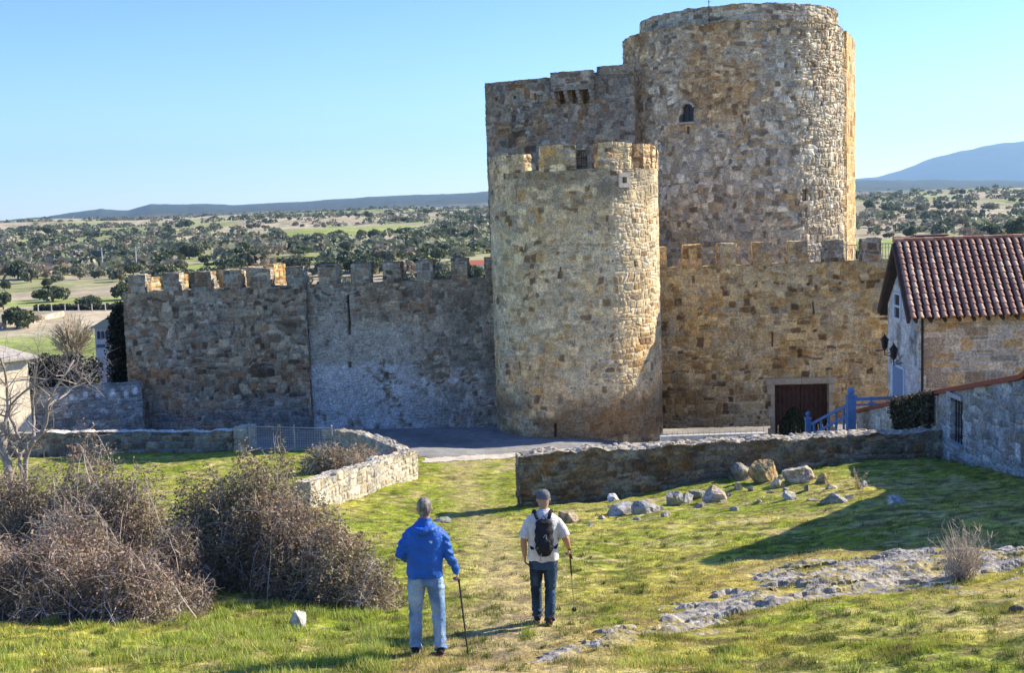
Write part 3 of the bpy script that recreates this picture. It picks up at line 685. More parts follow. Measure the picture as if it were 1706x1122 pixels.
# ---- low white kerb with iron spikes in front of the gate
sa = P(1100, 727, 50.8); sbb = P(1274, 724, 50.8)
t = empty('spiked_kerb', (sa[0], sa[1], -11.2), 'low whitewashed kerb topped with a row of iron spikes before the gate wall', 'low fence')
m = MB(); m.beam([sa[0], sa[1], (sa[2]-11.6)/2], [sbb[0], sbb[1], (sa[2]-11.6)/2], .3, abs(-11.6-sa[2]), (.55, .54, .52)); m.build('kerb', M['plaster'], t)
for k in range(20):
    q = lerp(sa, sbb, (k+.3)/19.8 if k < 19 else .99); m = MB(); h_ = .2 if k < 19 else .42
    m.tube([[q[0], q[1], sa[2]-.02], [q[0], q[1], sa[2]+h_*.8], [q[0], q[1], sa[2]+h_]], [.013, .013, .001], 5); m.build('spike', M['galv'], t)
m = MB(); m.tube([[sa[0], sa[1], sa[2]+.07], [sbb[0], sbb[1], sa[2]+.07]], .01, 5); m.build('rail', M['galv'], t)

# ---- tiled roof generator
def tiled_roof(name, r0, r1, e0, e1, parent, nsub=8, pitch=.295, step=.30, over=.03, jitter=.015, lit=None):
    """r0,r1 ridge ends; e0,e1 eave ends (below r0, r1). Barrel tiles run from ridge to eave"""
    r0, r1, e0, e1 = map(lambda a: np.asarray(a, float), (r0, r1, e0, e1))
    L = np.linalg.norm(r1-r0); D = np.linalg.norm(e0-r0); nc = int(round(L/pitch)); nr = int(round(D/step))
    n = np.cross(e0-r0, r1-r0); n /= np.linalg.norm(n); n = n if n[2] > 0 else -n
    V = []; Q = []; C = []; base = 0
    cu = nc*nsub
    for j in range(nr):
        ta, tb = j/nr, (j+1)/nr+.02
        U = np.linspace(0, 1, cu+1); ph = U*nc
        rnd = _h(np.floor(ph), np.full(cu+1, j), np.zeros(cu+1), 5)
        wave = np.abs(np.sin(math.pi*ph))**.8*.115
        for r_, (tt, lift) in enumerate(((ta, .0), (tb, .05), (tb, -.02))):
            A = r0+(r1-r0)*U[:, None]; B = e0+(e1-e0)*U[:, None]
            jt = (_h(np.floor(ph), np.full(cu+1, j), np.ones(cu+1), 8)-.5)*.05*(1 if r_ else 0)
            Pn = A+(B-A)*(tt+jt/D)[:, None]+n*(wave+lift*(1.0)+(.0 if r_ < 2 else 0))[:, None]
            V.append(Pn)
            cc = np.array([.36, .205, .145])[None]*(.75+.5*rnd)[:, None]
            pale = rnd > .8; cc = np.where(pale[:, None], np.array([.47, .32, .22])*(.75+.4*rnd)[:, None], cc)
            dk = np.abs(np.sin(math.pi*ph)) < .5; cc = np.where(dk[:, None], np.array([.085, .038, .032]), cc)
            C.append(cc)
        for k in range(2):
            i0 = base+k*(cu+1)+np.arange(cu); i1 = i0+cu+1
            Q.append(np.stack([i0, i0+1, i1+1, i1], 1))
        base += 3*(cu+1)
    o = add(name, np_mesh(name, np.concatenate(V), np.concatenate(Q), np.concatenate(C), smooth=False), M['tile'], parent)
    return o
# ---- tiled stone house
hx = 15.25
def HP(px, py, Y): return P(px, py, Y)
cF = P(1537, 600, 45.0)[:2]; cB = np.array([P(1479, 600, 50.0)[0], 50.0]); 
Dh = np.array([1.0, .035]); Dh /= np.linalg.norm(Dh)
hs_ = empty('stone_house', (cF[0], cF[1], -10.6), 'ochre stone house with clay tile roof and pale blue gable, right of the castle gate', 'house')
ze = P(1515, 532, 44.4)[2]; cR = cF+Dh*11
zr = P(1490, 402, 47.4)[2]
stone_wall('front_wall', resample([cF, cR], .05), .4, -12.2, ze+.25, 'ashlar', 91, .05, hs_, faces='fe', mkw=dict(rh=.36, sw=.72, warp=.02, split=.12, joint=.014), ckw=dict(jm=.75, mortar=(.62, .56, .46), lichen=.0, sma=.12, flat=0), relief=.03, rough3=.012)
# gable wall: tall panel following the slope of the roof
gap = resample([cB, cF], .05); gl = np.linalg.norm(cF-cB); rs = gl*.52
gz1 = lambda s: ze+.2+(zr-ze-.15)*(1-np.abs(s-rs)/np.where(s < rs, rs, gl-rs))
def st_gable(u, v, c):
    return lerp(c, np.array([.62, .65, .66])*(.85+.25*fbm(u*2, v*2, 96))[..., None], sstep(.3, .5, fbm(u*1.2, v*1.2, 95))[..., None]*.85)
stone_wall('gable_wall', gap, .4, -12.2, gz1, 'annex', 92, .05, hs_, faces='f', mkw=dict(rh=.34, sw=.6, warp=.03), ckw=dict(stain=st_gable, jm=.3), relief=.015, rough3=.012)
bR = cB+Dh*11
stone_wall('back_wall', resample([bR, cB], .3), .3, -12.2, ze+.2, 'ashlar', 93, .3, hs_, faces='f')
stone_wall('end_wall', resample([cR, bR], .3), .3, -12.2, ze+.2, 'ashlar', 94, .3, hs_, faces='f')
e0 = P(1514, 531, 44.45); rdg0 = P(1489, 404, 47.4); e0b = P(1464, 515, 50.6); 
Dr = np.array([Dh[0], Dh[1], 0]); Lr = 11.5
rf = tiled_roof('roof', rdg0, rdg0+Dr*Lr+[0, .35, .0], e0, e0+Dr*Lr, hs_)
rfb = tiled_roof('roof', rdg0+Dr*Lr+[0, .35, .0], rdg0, e0b+Dr*Lr, e0b, hs_)
m = MB()
m.beam(rdg0+[0, 0, -.12], e0+[0, 0, -.12], .12, .2, (.07, .045, .035)); m.beam(rdg0+[0, 0, -.12], e0b+[0, 0, -.12], .12, .2, (.07, .045, .035))
m.build('bargeboard', M['door'], rf)
m = MB()
for k in range(30):
    q = lerp(e0b, rdg0, (k+.5)/30); 
    m = MB(); m.beam(q+[.03, 0, -.27], q+[.03+.32, 0, -.27], .07, .1, (.06, .04, .03)); m.build('rafter_end', M['door'], rf)
for k in range(20):
    q = e0+Dr*(k*.55+.3); m = MB(); m.beam(q+[0, .0, -.14], q+[0, .55, .1], .09, .12, (.07, .045, .03)); m.build('rafter_end', M['door'], rf)
m = MB()
for k in range(int(Lr/.4)):
    q = rdg0+Dr*(k*.4)+[0, .35*k*.4/Lr, .07]; m.tube([q, q+Dr*.43], [(.13, .10), (.11, .085)], 8, (.3, .13, .08) if k % 3 else (.42, .24, .15), ref=(0, 1, 0))
m.build('ridge_tiles', M['tile'], rf)
for (px, w_) in ((1540, .3), (1548, .3)): pass
m = MB(); q = P(1550, 396, 50.); m.box(q[0]-.55, q[0]+.55, q[1]-.3, q[1]+.3, q[2]-1.2, q[2]+.05, (.2, .17, .14)); m.box(q[0]-.62, q[0]+.62, q[1]-.37, q[1]+.37, q[2]+.055, q[2]+.12, (.1, .07, .06)); m.build('chimney', M['plaster'], rf)
m = MB(); dpx = cF[0]-.02; m.tube([[dpx-.02, cF[1]-.09, -10.6], [dpx-.02, cF[1]-.09, ze+.05]], .05, 8)
for zz in (-9.5, -8, -6.5, -5): m.tube([[dpx-.02, cF[1]-.09, zz], [dpx-.02, cF[1]-.09, zz+.06]], .065, 8)
m.build('downpipe', M['iron'], hs_)
def gable_pt(px, py, off): s, z, p = hit_line(px, py, cB, cF); d = (cF-cB)/gl; n_ = np.array([d[1], -d[0]]); q = cB+d*s+n_*off; return np.array([q[0], q[1], z]), d
for (nm, xa, xb, ya, yb) in (('window', 1492, 1502, 488, 530), ('door', 1489, 1508, 606, 668)):
    m = MB(); a, d = gable_pt(xa, yb, .03); b, _ = gable_pt(xb, yb, .03); zt = gable_pt(xa, ya, 0)[0][2]; zb2 = a[2]
    for q in (a, b): m.beam([q[0], q[1], zb2], [q[0], q[1], zt], .09, .09, (.55, .66, .78))
    for zz in (zb2, zt) + (((zb2+zt)/2,) if nm == 'window' else ()): m.beam([a[0], a[1], zz], [b[0], b[1], zz], .09, .09, (.55, .66, .78))
    fo = m.build(nm, M['paint'], hs_)
    m = MB(); a2, _ = gable_pt(xa, yb, .012); b2_, _ = gable_pt(xb, yb, .012)
    m.add([[a2[0], a2[1], zb2], [b2_[0], b2_[1], zb2], [b2_[0], b2_[1], zt], [a2[0], a2[1], zt]], [[0, 1, 2, 3]], c=(.16, .27, .45)); m.build('pane' if nm == 'window' else 'door_panel', M['paint'] if nm == 'door' else M['glass'], fo)
for i, (px, py) in enumerate(((1474, 572), (1489, 588))):
    Yl = 49.2 if i == 0 else 46.8
    c0 = P(px, py, Yl); w0, _ = gable_pt(min(max(px+14, 1482), 1530), py, 0)
    t = empty('wall_lantern', (c0[0], c0[1], c0[2]-.3), ['black iron wall lantern on the gable, the higher and farther of the pair', 'black iron wall lantern on the gable, the lower and larger of the pair'][i], 'lantern', 'iron lanterns on the gable of the tiled house')
    m = MB()
    for k in range(6):
        a = 2*math.pi*k/6; m.beam(c0+[.09*math.cos(a), .09*math.sin(a), -.2], c0+[.15*math.cos(a), .15*math.sin(a), .12], .018, .018)
    m.tube([c0+[0, 0, .12], c0+[0, 0, .17], c0+[0, 0, .3], c0+[0, 0, .4]], [.19, .16, .05, .01], 6); m.tube([c0+[0, 0, -.3], c0+[0, 0, -.26], c0+[0, 0, -.2]], [.02, .06, .11], 6)
    m.build('lamp_cage', M['iron'], t)
    m = MB(); m.tube([c0+[0, 0, -.19], c0+[0, 0, .11]], [.075, .13], 6); m.build('lamp_glass', M['glass'], t)
    m = MB(); e = np.array([w0[0], w0[1], c0[2]-.55]); m.tube([e, lerp(e, c0, .5)+[0, 0, -.25], c0+[0, 0, -.5], c0+[0, 0, -.28]], .022, 6); m.tube([e+[0, 0, .3], lerp(e, c0, .45)+[0, 0, -.1], c0+[0, 0, -.42]], .015, 6); m.build('bracket', M['iron'], t)

# ---- annex with red coping, casting the big shadow
aA = np.array([13.42, 31.2]); 
A_w = P(1563, 700, 38.0)[:2]; N0 = np.array([A_w[0]+.35, 20.5])
vg = lambda y: np.interp(y, [31.4, 38.0, 46.0], [P(1706, 632, 31.4)[2], P(1565, 657, 38.0)[2], P(1427, 688, 46.0)[2]])
ann = empty('stone_annex', (A_w[0], 34, -8.3), 'blue-grey rubble outbuilding at the right edge with a barred window and sloping rust-red coping', 'outbuilding')
far_ = np.array([A_w[0], 38.0]); nearp = np.array([P(1706, 700, 31.4)[0]+.0, 31.4]); near2 = nearp+(nearp-far_)/np.linalg.norm(nearp-far_)*11.4
pth = resample([far_, near2], .045); la = np.linalg.norm(near2-far_)
def annz(s):
    y = 38.0-np.asarray(s)*(38.0-near2[1])/la
    base = np.interp(y, [31.4, 38.0], [vg(31.4), vg(38.0)])
    sl = (vg(31.4)-vg(38.))/(6.6)
    rise = np.interp(y, [20, 22.2, 24.4, 24.8, 29.3, 31.4], [-2.9, -2.3, .05, .25, -3.2, vg(31.4)])  # unseen gable beyond the frame edge, shaped to cast the grass shadow
    return np.where(y > 31.4, base, rise)
w0s, w0z, _ = hit_line(1594, 702, far_, near2); 
wA = hit_line(1584, 702, far_, near2)[0]; wB = hit_line(1603, 702, far_, near2)[0]; zA = hit_line(1594, 740, far_, near2)[1]; zB = hit_line(1594, 664, far_, near2)[1]
stone_wall('side_wall', pth, .5, lambda s: H(np.interp(s, [0, la], [far_[0], near2[0]]), np.interp(s, [0, la], [far_[1], near2[1]]))-.6, annz, 'annex', 95, .045, ann, faces='fte',
           holes=[((wA+wB)/2, (zA+zB)/2, (wB-wA)/2, (zB-zA)/2, .3)], mkw=dict(rh=.26, sw=.38, warp=.09), ckw=dict(jm=.75, mortar=(.42, .46, .47), lichen=.35), relief=.035)
da = (near2-far_)/la; na = np.array([da[1], -da[0]])
m = MB()
for k in range(4): s_ = lerp(wA, wB, (k+.5)/4); q = far_+da*s_-na*.12; m.beam([q[0], q[1], zA], [q[0], q[1], zB], .03, .03)
q0 = far_+da*wA-na*.12; q1 = far_+da*wB-na*.12
for k in range(4): zz = lerp(zA, zB, (k+.5)/4); m.beam([*q0, zz], [*q1, zz], .025, .025)
wo3 = m.build('window_bars', M['iron'], ann)
m = MB(); m.beam([*(far_+da*(wA-.12)+na*.0), zB+.07], [*(far_+da*(wB+.12)), zB+.07], .2, .14, (.36, .38, .38)); m.build('lintel', M['plaster'], ann); m = MB(); m.beam([*(far_+da*(wA-.08)), zA-.05], [*(far_+da*(wB+.08)), zA-.05], .22, .1, (.36, .38, .38)); m.build('sill', M['plaster'], ann)
m = MB(); ss = np.linspace(0, la, 60); 
cop = [np.array([*(far_+da*s_-na*.22), float(annz(s_))+.07]) for s_ in ss]
i1 = int(np.argmin(np.abs(38.0-ss*(38-near2[1])/la-31.4)))
for i in range(59): m.beam(cop[i], cop[i+1], .62, .13, (.30, .075, .045))
m.build('coping', M['paint'], ann)
# roof and body of the building behind the side wall
m = MB()
for i in range(0, 59):
    a = cop[i]-[0, 0, .05]; b = cop[i+1]-[0, 0, .05]; ex = np.array([7.5, 0, 0]) if a[1] < 38 else np.array([1, 0, 0])
    m.add([a, b, b+ex, a+ex], [[0, 1, 2, 3]], c=(.3, .13, .08))
m.build('roof', M['tile'], ann)
stone_wall('end_wall', resample([near2, near2+[7.5, 0]], .3), .4, -8, float(annz(la))-.1, 'annex', 96, .3, ann, faces='f')
stone_wall('far_wall', resample([far_+[7.5, 0], far_], .25), .4, -11, float(annz(0))-.1, 'annex', 97, .25, ann, faces='f')
# sloping stair wall beyond it, pale stone in place of light on its lower end
st_e = P(1427, 700, 46.0)[:2]
sw_ = empty('stair_wall', (st_e[0], st_e[1], -10.6), 'pale parapet wall of the stair with red coping, sloping down from the outbuilding to the blue balustrade', 'stair wall')
sp_ = resample([st_e, far_+[-.0, .1]], .05); sl_ = np.linalg.norm(far_-st_e)
stone_wall('wall_face', sp_, .35, -12.2, lambda s: np.interp(s, [0, sl_], [vg(46.0), vg(38.0)])-.02, 'pale', 98, .05, sw_, faces='fte', relief=.02, ckw=dict(jm=.6, mortar=(.6, .57, .5)))
m = MB(); a = np.array([*st_e, float(vg(46.0))+.05]); b = np.array([*(far_+[0, .12]), float(vg(38.0))+.05]); o_ = np.array([.17, .0, 0]); m.beam(a+o_, b+o_, .46, .13, (.34, .08, .045)); m.build('coping', M['paint'], sw_)
# ---- blue balustrade
bl = empty('stair_balustrade', (P(1346, 720, 46.2)[0], 46.2, -10.5), 'blue painted wooden stair balustrade with ball finials beside the castle gate', 'balustrade')
p1 = P(1346, 690, 46.2); p2 = P(1417.5, 655, 44.6); p3 = P(1500, 660, 46.4)
BLUE = (.13, .235, .42)
def post(px, yt, Y, w_, parent, zbot=-10.6):
    q = P(px, yt, Y); m = MB(); m.box(q[0]-w_/2, q[0]+w_/2, Y-w_/2, Y+w_/2, zbot, q[2]-.32, BLUE)
    m.box(q[0]-w_*.62, q[0]+w_*.62, Y-w_*.62, Y+w_*.62, q[2]-.317, q[2]-.25, BLUE); m.tube([[q[0], Y, q[2]-.248], [q[0], Y, q[2]-.18]], [w_*.3, w_*.22], 8, BLUE); m.ball([q[0], Y, q[2]-.09], w_*.48, BLUE); m.build('post', M['paint'], parent)
post(1346, 686, 46.2, .2, bl); post(1417.5, 648, 44.6, .30, bl); post(1452, 660, 45.4, .16, bl, -8.6)
m = MB(); a = P(1350, 708, 46.2); b = P(1412, 675, 44.65); m.beam(a, b, .09, .1, BLUE); a2 = a-[0, 0, .42]; b2 = b-[0, 0, .42]; m.beam(a2, b2, .08, .09, BLUE)
c_ = P(1421, 666, 44.65); d_ = P(1500, 663, 46.6); m.beam(c_, d_, .09, .12, BLUE); m.beam(c_-[0, 0, .22], d_-[0, 0, .22], .06, .07, BLUE); m.build('rail', M['paint'], bl)
for k in range(5):
    q = lerp(a, b, (k+.5)/5); m = MB(); m.tube([[q[0], q[1], q[2]-1.35], [q[0], q[1], q[2]-1.0], [q[0], q[1], q[2]-.75], [q[0], q[1], q[2]-.5], [q[0], q[1], q[2]-.05]], [.05, .06, .04, .06, .04], 8, BLUE); m.build('baluster', M['paint'], bl)
# stair mass under the balustrade
m = MB()
for k in range(7):
    x0_ = lerp(p1[0], p2[0]+1.2, k/7); m.box(x0_, p2[0]+1.3, 45.0+.002*k, 46.9-.002*k, -10.7, -10.45+.17*(k+1)-.0, (.4, .38, .34))
tag(m.build('stone_steps', M['plaster']), 'stone steps climbing right behind the blue balustrade', 'steps')

# ---- cream house at the left edge
def rotm(cx, cy, a):
    c, s_ = math.cos(a), math.sin(a); return np.array([[c, -s_, 0, cx-c*cx+s_*cy], [s_, c, 0, cy-s_*cx-c*cy], [0, 0, 1, 0], [0, 0, 0, 1]])
ch = empty('cream_house', (-24.5, 57, -10), 'cream rendered house with a pale grey roof cut by the left picture edge', 'house')
q = P(45, 592, 57.0); x1 = q[0]; zt2 = q[2]; x0_ = x1-8
RM = rotm(x1, 57.0, R(52))
def rot(m):
    m.v = [v@RM[:3, :3].T+RM[:3, 3] for v in m.v]; return m
m = MB(); m.box(x0_, x1, 57.0, 63.0, -11, zt2, (.72, .63, .47)); m.box(x0_-.02, x1+.03, 56.95, 57.0-.003, P(30, 632, 57)[2], P(30, 627, 57)[2], (.55, .48, .36)); rot(m).build('wall', M['plaster'], ch)
m = MB(); zr2 = zt2+1.55
V = [[x0_-.4, 56.6, zt2-.05], [x1+.35, 56.6, zt2-.05], [x1+.35, 63.4, zt2-.05], [x0_-.4, 63.4, zt2-.05], [x0_+3, 60, zr2], [x1-3, 60, zr2]]
V += [[a, b, c-.12] for a, b, c in V[:4]]
m.add(V, [[0, 1, 5, 4], [2, 3, 4, 5], [0, 6, 7, 1], [1, 7, 8, 2], [6, 9, 8, 7]], [[1, 2, 5], [3, 0, 4]], c=(.40, .37, .33)); rot(m).build('roof', M['tile'], ch)
m = MB(); m.box(x1-4.2, x1-1.2, 56.93, 56.99, -11, P(14, 690, 56.9)[2]-.2, (.03, .05, .045)); rot(m).build('garage_door', M['paint'], ch)
m = MB(); m.box(x1-3.1, x1-2.4, 56.95, 56.99, zt2-2.6, zt2-1.6, (.1, .1, .1)); rot(m).build('window', M['glass'], ch)

# ---- small turret with a dark pyramid roof
tq = P(157, 547, 72.0); tq2 = P(189, 547, 72.0); tq3 = P(204, 600, 72.0); zb3 = -12.
tt = empty('bell_turret', (tq[0], 72, zb3), 'narrow grey-white turret with three small arched openings and a dark pointed roof', 'turret')
m = MB(); m.box(tq[0], tq2[0], 72, 74.2, P(160, 596, 72)[2], tq[2], (.56, .56, .57)); m.box(tq[0]-.05, tq3[0]+.12, 71.95, 74.6, P(160, 600, 72)[2], P(160, 596, 72)[2]-.003, (.5, .5, .52)); m.box(tq[0]+.05, tq3[0], 72.02, 74.5, zb3, P(160, 600, 72)[2]-.003, (.50, .51, .54))
# sloping shoulder at the right side
zsh = P(160, 596, 72)[2]; m.add([[tq2[0]+.003, 72.05, zsh], [tq3[0], 72.05, zsh], [tq2[0]+.003, 72.05, tq[2]-.3], [tq2[0]+.003, 74, zsh], [tq3[0], 74, zsh], [tq2[0]+.003, 74, tq[2]-.3]], [[1, 4, 5, 2]], [[0, 1, 2], [3, 5, 4]], c=(.52, .52, .54))
m.build('wall', M['plaster'], tt)
m = MB(); ap = P(186, 527, 73.); V = [[tq[0]-.25, 71.8, tq[2]+.01], [tq2[0]+.5, 71.8, tq[2]+.01], [tq2[0]+.5, 74.5, tq[2]+.01], [tq[0]-.25, 74.5, tq[2]+.01], [ap[0], 73.1, ap[2]+.1]]
m.add(V, [[0, 3, 2, 1]], [[0, 1, 4], [1, 2, 4], [2, 3, 4], [3, 0, 4]], c=(.06, .09, .09)); m.build('roof', M['paint'], tt)
for px in (164, 171, 178):
    m = MB(); a = P(px, 558, 71.96); m.box(a[0]-.08, a[0]+.08, 71.94, 71.995, a[2]-.26, a[2]+.14, (.05, .05, .055)); m.tube([[a[0], 71.99, a[2]+.14], [a[0], 71.945, a[2]+.14]], .08, 12, (.05, .05, .055)); m.build('window', M['paint'], tt)
m = MB(); a = P(195, 588, 71.96); m.tube([[a[0], 72.03, a[2]], [a[0], 71.93, a[2]]], .18, 14, (.05, .06, .06)); m.build('round_window', M['paint'], tt)
m = MB(); a = P(167, 577, 71.96); m.box(a[0]-.22, a[0]+.25, 71.95, 71.995, a[2]-.1, a[2]+.1, (.12, .13, .14)); m.build('plaque', M['paint'], tt)
# ---- far farmhouse with red roof
fq = G(797, 455); 
fh = empty('farmhouse', (fq[0], fq[1], fq[2]), 'distant white farmhouse with a red roof seen over the battlements beside the round tower', 'house')
zb4 = float(H(np.array([fq[0]]), np.array([300.]))[0])
m = MB(); YF = fq[1]; m.box(fq[0]-1.6, fq[0]+1.9, YF, YF+5, fq[2]-.5, fq[2]+1.9, (.8, .77, .72)); fq = fq+[0, 0, 1.0]; m.build('wall', M['plaster'], fh)
m = MB(); m.add([[fq[0]-2.0, YF-.5, fq[2]+.9], [fq[0]+2.2, YF-.5, fq[2]+.9], [fq[0]+2.2, YF+5.5, fq[2]+.9], [fq[0]-2.0, YF+5.5, fq[2]+.9], [fq[0]-2.0, YF+2.5, fq[2]+1.9], [fq[0]+2.2, YF+2.5, fq[2]+1.9]], [[0, 1, 5, 4], [2, 3, 4, 5], [0, 3, 2, 1]], [[0, 4, 3], [1, 2, 5]], c=(.42, .13, .07)); m.build('roof', M['tile'], fh)
# ================================================================== GROUND
PATH = [G(845, 1160)[:2], G(835, 1105)[:2], G(860, 1040)[:2], G(850, 960)[:2], G(815, 890)[:2], G(790, 840)[:2], G(770, 800)[:2], G(775, 772)[:2]]
def dist_poly(X, Y, pts):
    d = np.full(X.shape, 1e9); tt = np.zeros(X.shape)
    n = len(pts)-1
    for i in range(n):
        a = np.asarray(pts[i], float); b = np.asarray(pts[i+1], float); ab = b-a; L2 = ab@ab
        t = np.clip(((X-a[0])*ab[0]+(Y-a[1])*ab[1])/L2, 0, 1)
        q = np.hypot(X-a[0]-ab[0]*t, Y-a[1]-ab[1]*t); k = q < d; d = np.where(k, q, d); tt = np.where(k, (i+t)/n, tt)
    return d, tt
SP = [G(842, 1112)[:2], G(980, 1078)[:2], G(1130, 1036)[:2], G(1290, 988)[:2], G(1440, 960)[:2], G(1600, 945)[:2], G(1800, 935)[:2]]
def rockmask(X, Y):
    d, t = dist_poly(X, Y, SP); w = np.interp(t, [0, .2, .4, .6, .8, 1], [.25, .5, 1.0, 1.7, 2.0, 1.9])
    d = d+(fbm(X*1.3, Y*1.3, 201)-.5)*1.0*w+(fbm(X*5, Y*5, 203)-.5)*.25
    br = sstep(.56, .66, fbm((X*.95+Y*.3)*.7, (-X*.35+Y*.93)*2.2, 219)); br2 = sstep(.54, .62, fbm(X*2.6, Y*3.4, 220)); return 1-d/w-br*1.0-br2*.35, t
def strat(X, Y):
    u = X*.95+Y*.3; v = -X*.35+Y*.93
    return fbm(u*.55, v*3.0, 205), fbm(u*1.6, v*6.0, 207), fbm(u*3, v*9, 208)
def rockz(X, Y):
    m, t = rockmask(X, Y); a, b, c = strat(X, Y)
    r = np.abs(a-.5)*2; st = sstep(.0, .25, r)*.13+(b-.5)*.12+(c-.5)*.05
    hgt = np.interp(t, [0, .3, .6, 1], [.01, .05, .14, .16])
    rg1 = (1-np.abs(2*fbm(X*1.9+Y*.7, Y*4.2-X*1.5, 221, 4)-1))**2; rg2 = (1-np.abs(2*fbm(X*5, Y*8, 223, 3)-1))**2; q8 = np.floor(a*9+b*1.5)/9
    return H(X, Y)-.10+sstep(0, .4, m)*((rg1-.6)*.03+(rg2-.6)*.010+(q8-.5)*.07*np.interp(t, [0, .4, 1], [.3, 1, 1.2])+(vn2(X*22, Y*22, 225)-.5)*.014)+sstep(-.12, .35, m)*(.085+hgt*.12)+sstep(0, .8, m)*(st*np.interp(t, [0, .4, 1], [.15, .5, .6])+hgt*.15)
GREEN = [(G(90, 575)[:2], (26, 16)), (G(110, 503)[:2], (22, 10)), (G(20, 590)[:2], (20, 12)), (G(430, 440)[:2], (26, 22)), (G(520, 432)[:2], (22, 26)), (G(610, 382)[:2], (48, 70)), (G(700, 446)[:2], (16, 12)), (G(1470, 408)[:2], (16, 26)), (G(790, 450)[:2], (9, 14))]
def ground_color(X, Y):
    n1 = fbm(X*.33, Y*.4, 41); n2 = fbm(X*1.5, Y*1.9, 43); n3 = fbm(X*5, Y*7, 45, 3)
    lush = np.array([.225, .275, .028]); yel = np.array([.42, .375, .085]); dry = np.array([.48, .385, .18]); soil = np.array([.29, .215, .13]); dk = np.array([.07, .10, .015])
    w = sstep(.36, .58, n1*.6+n2*.25+n3*.15+sstep(4, -6, X)*.06+sstep(18, 30, Y)*.05-.02)
    c = lerp(np.broadcast_to(yel, X.shape+(3,)), lush, w[..., None])
    d = sstep(.50, .66, n2*.45+n3*.3+fbm(X*.5+9, Y*.7, 47)*.25+sstep(2, 7, X)*.035)
    c = lerp(c, dry, (d*.75)[..., None])
    c = lerp(c, dk, (sstep(.56, .68, fbm(X*2.2, Y*3.2, 49))*.75)[..., None])
    c = lerp(c, np.array([.17, .125, .06]), (sstep(.60, .70, fbm(X*3.6+5, Y*6+3, 59, 3))*.75)[..., None])
    c = c*(.78+.44*sstep(.3, .7, fbm(X*7, Y*10, 58, 2)))[..., None]
    pd, pt = dist_poly(X, Y, PATH); pw = np.interp(pt, [0, .3, .5, 1], [1.9, 1.3, .8, .9])
    p = sstep(pw, pw*.2, pd+(n2-.5)*1.6+(n3-.5)*.9)*np.interp(pt, [0, .3, .6, 1], [1, .9, .6, .5])
    c = lerp(c, lerp(dry, soil, sstep(.4, .6, n3)[..., None]), (p*.9)[..., None])
    rm, _ = rockmask(X, Y); rr = sstep(-1.1, -.1, rm+(n3-.5)*.8); c = lerp(c, np.array([.34, .25, .075]), (rr*.45)[..., None])
    # bare strip beside the road
    e = sstep(44.5, 47.5, Y)*sstep(.38, .55, n2); c = lerp(c, np.array([.36, .30, .20]), (e*.6*sstep(-5, -2, X))[..., None])
    bb = sstep(56, 62, Y); c = lerp(c, np.array([.27, .23, .15]), bb[..., None])
    # ---- plain beyond
    f = sstep(60, 90, Y)
    m1 = fbm(X/60., Y/95., 51); m2 = fbm(X/14., Y/22., 53); m3 = fbm(X/300., Y/500., 55)
    tan_ = np.array([.43, .365, .25]); scr = np.array([.29, .275, .165]); ol = np.array([.28, .305, .12]); fld = np.array([.29, .34, .10])
    q = lerp(np.broadcast_to(tan_, X.shape+(3,)), scr, sstep(.42, .6, m2*.5+m1*.5)[..., None])
    q = lerp(q, ol, (sstep(.46, .58, m1)*.75)[..., None])
    for (gx, gy), (sx, sy) in GREEN:
        dd = ((X-gx)/sx)**2+((Y-gy)/sy)**2+(m2-.5)*2.2; q = lerp(q, fld*(.85+.3*m2)[..., None], (sstep(1.2, .8, dd)*.92)[..., None])
    fw = sstep(1300, 2400, Y); q = lerp(q, lerp(np.array([.14, .145, .11]), np.array([.27, .24, .18]), sstep(.45, .62, fbm(X/45., Y/130., 57))[..., None]), fw[..., None])
    q = lerp(q, np.array([.045, .062, .055])*(.7+.6*fbm(X/60., Y/200., 63))[..., None], (sstep(2600, 3600, Y)*.9)[..., None])
    c = lerp(c, q, f[..., None])
    return c, f
rows = np.concatenate([np.linspace(-40, 7, 14), np.linspace(8, 10.9, 12), np.arange(11, 40, .085), np.arange(40, 58, .14), np.geomspace(58.3, 6200, 350), [6300, 6500, 7000]])
cols = np.linspace(-1, 1, 860)
Yg = np.broadcast_to(rows[:, None], (len(rows), len(cols))).copy()
Xg = cols[None]*(np.abs(Yg)*.60+7.5)
Zg = H(Xg, Yg); Zg = Zg-sstep(6220, 7000, Yg)*600
Cg, _ = ground_color(Xg, Yg)
idx = np.arange(Xg.size).reshape(Xg.shape); q = np.stack([idx[:-1, :-1], idx[:-1, 1:], idx[1:, 1:], idx[1:, :-1]], -1)
gm = np_mesh('ground', np.stack([Xg, Yg, Zg], -1).reshape(-1, 3), q.reshape(-1, 4), Cg.reshape(-1, 3), smooth=True)
go = add('ground', gm, M['ground']); gm.materials.append(M['far']); tag(go, kind='structure')
mi = (np.repeat(rows[:-1], len(cols)-1) > 75).astype(np.int32); gm.polygons.foreach_set('material_index', mi)
# outer skirts so that the ground reaches the horizon sideways
def skirt(x0, x1, y0, y1, z):
    m = MB(); m.add([[x0, y0, z], [x1, y0, z], [x1, y1, z], [x0, y1, z]], [[0, 1, 2, 3]], c=(.2, .19, .12)); return m
m = MB(); m.add([[-9000, -300, -30], [9000, -300, -30], [9000, 9500, -30], [-9000, 9500, -30]], [[0, 1, 2, 3]], c=(.2, .19, .12)); tag(m.build('distant_plain', M['far']), kind='structure')

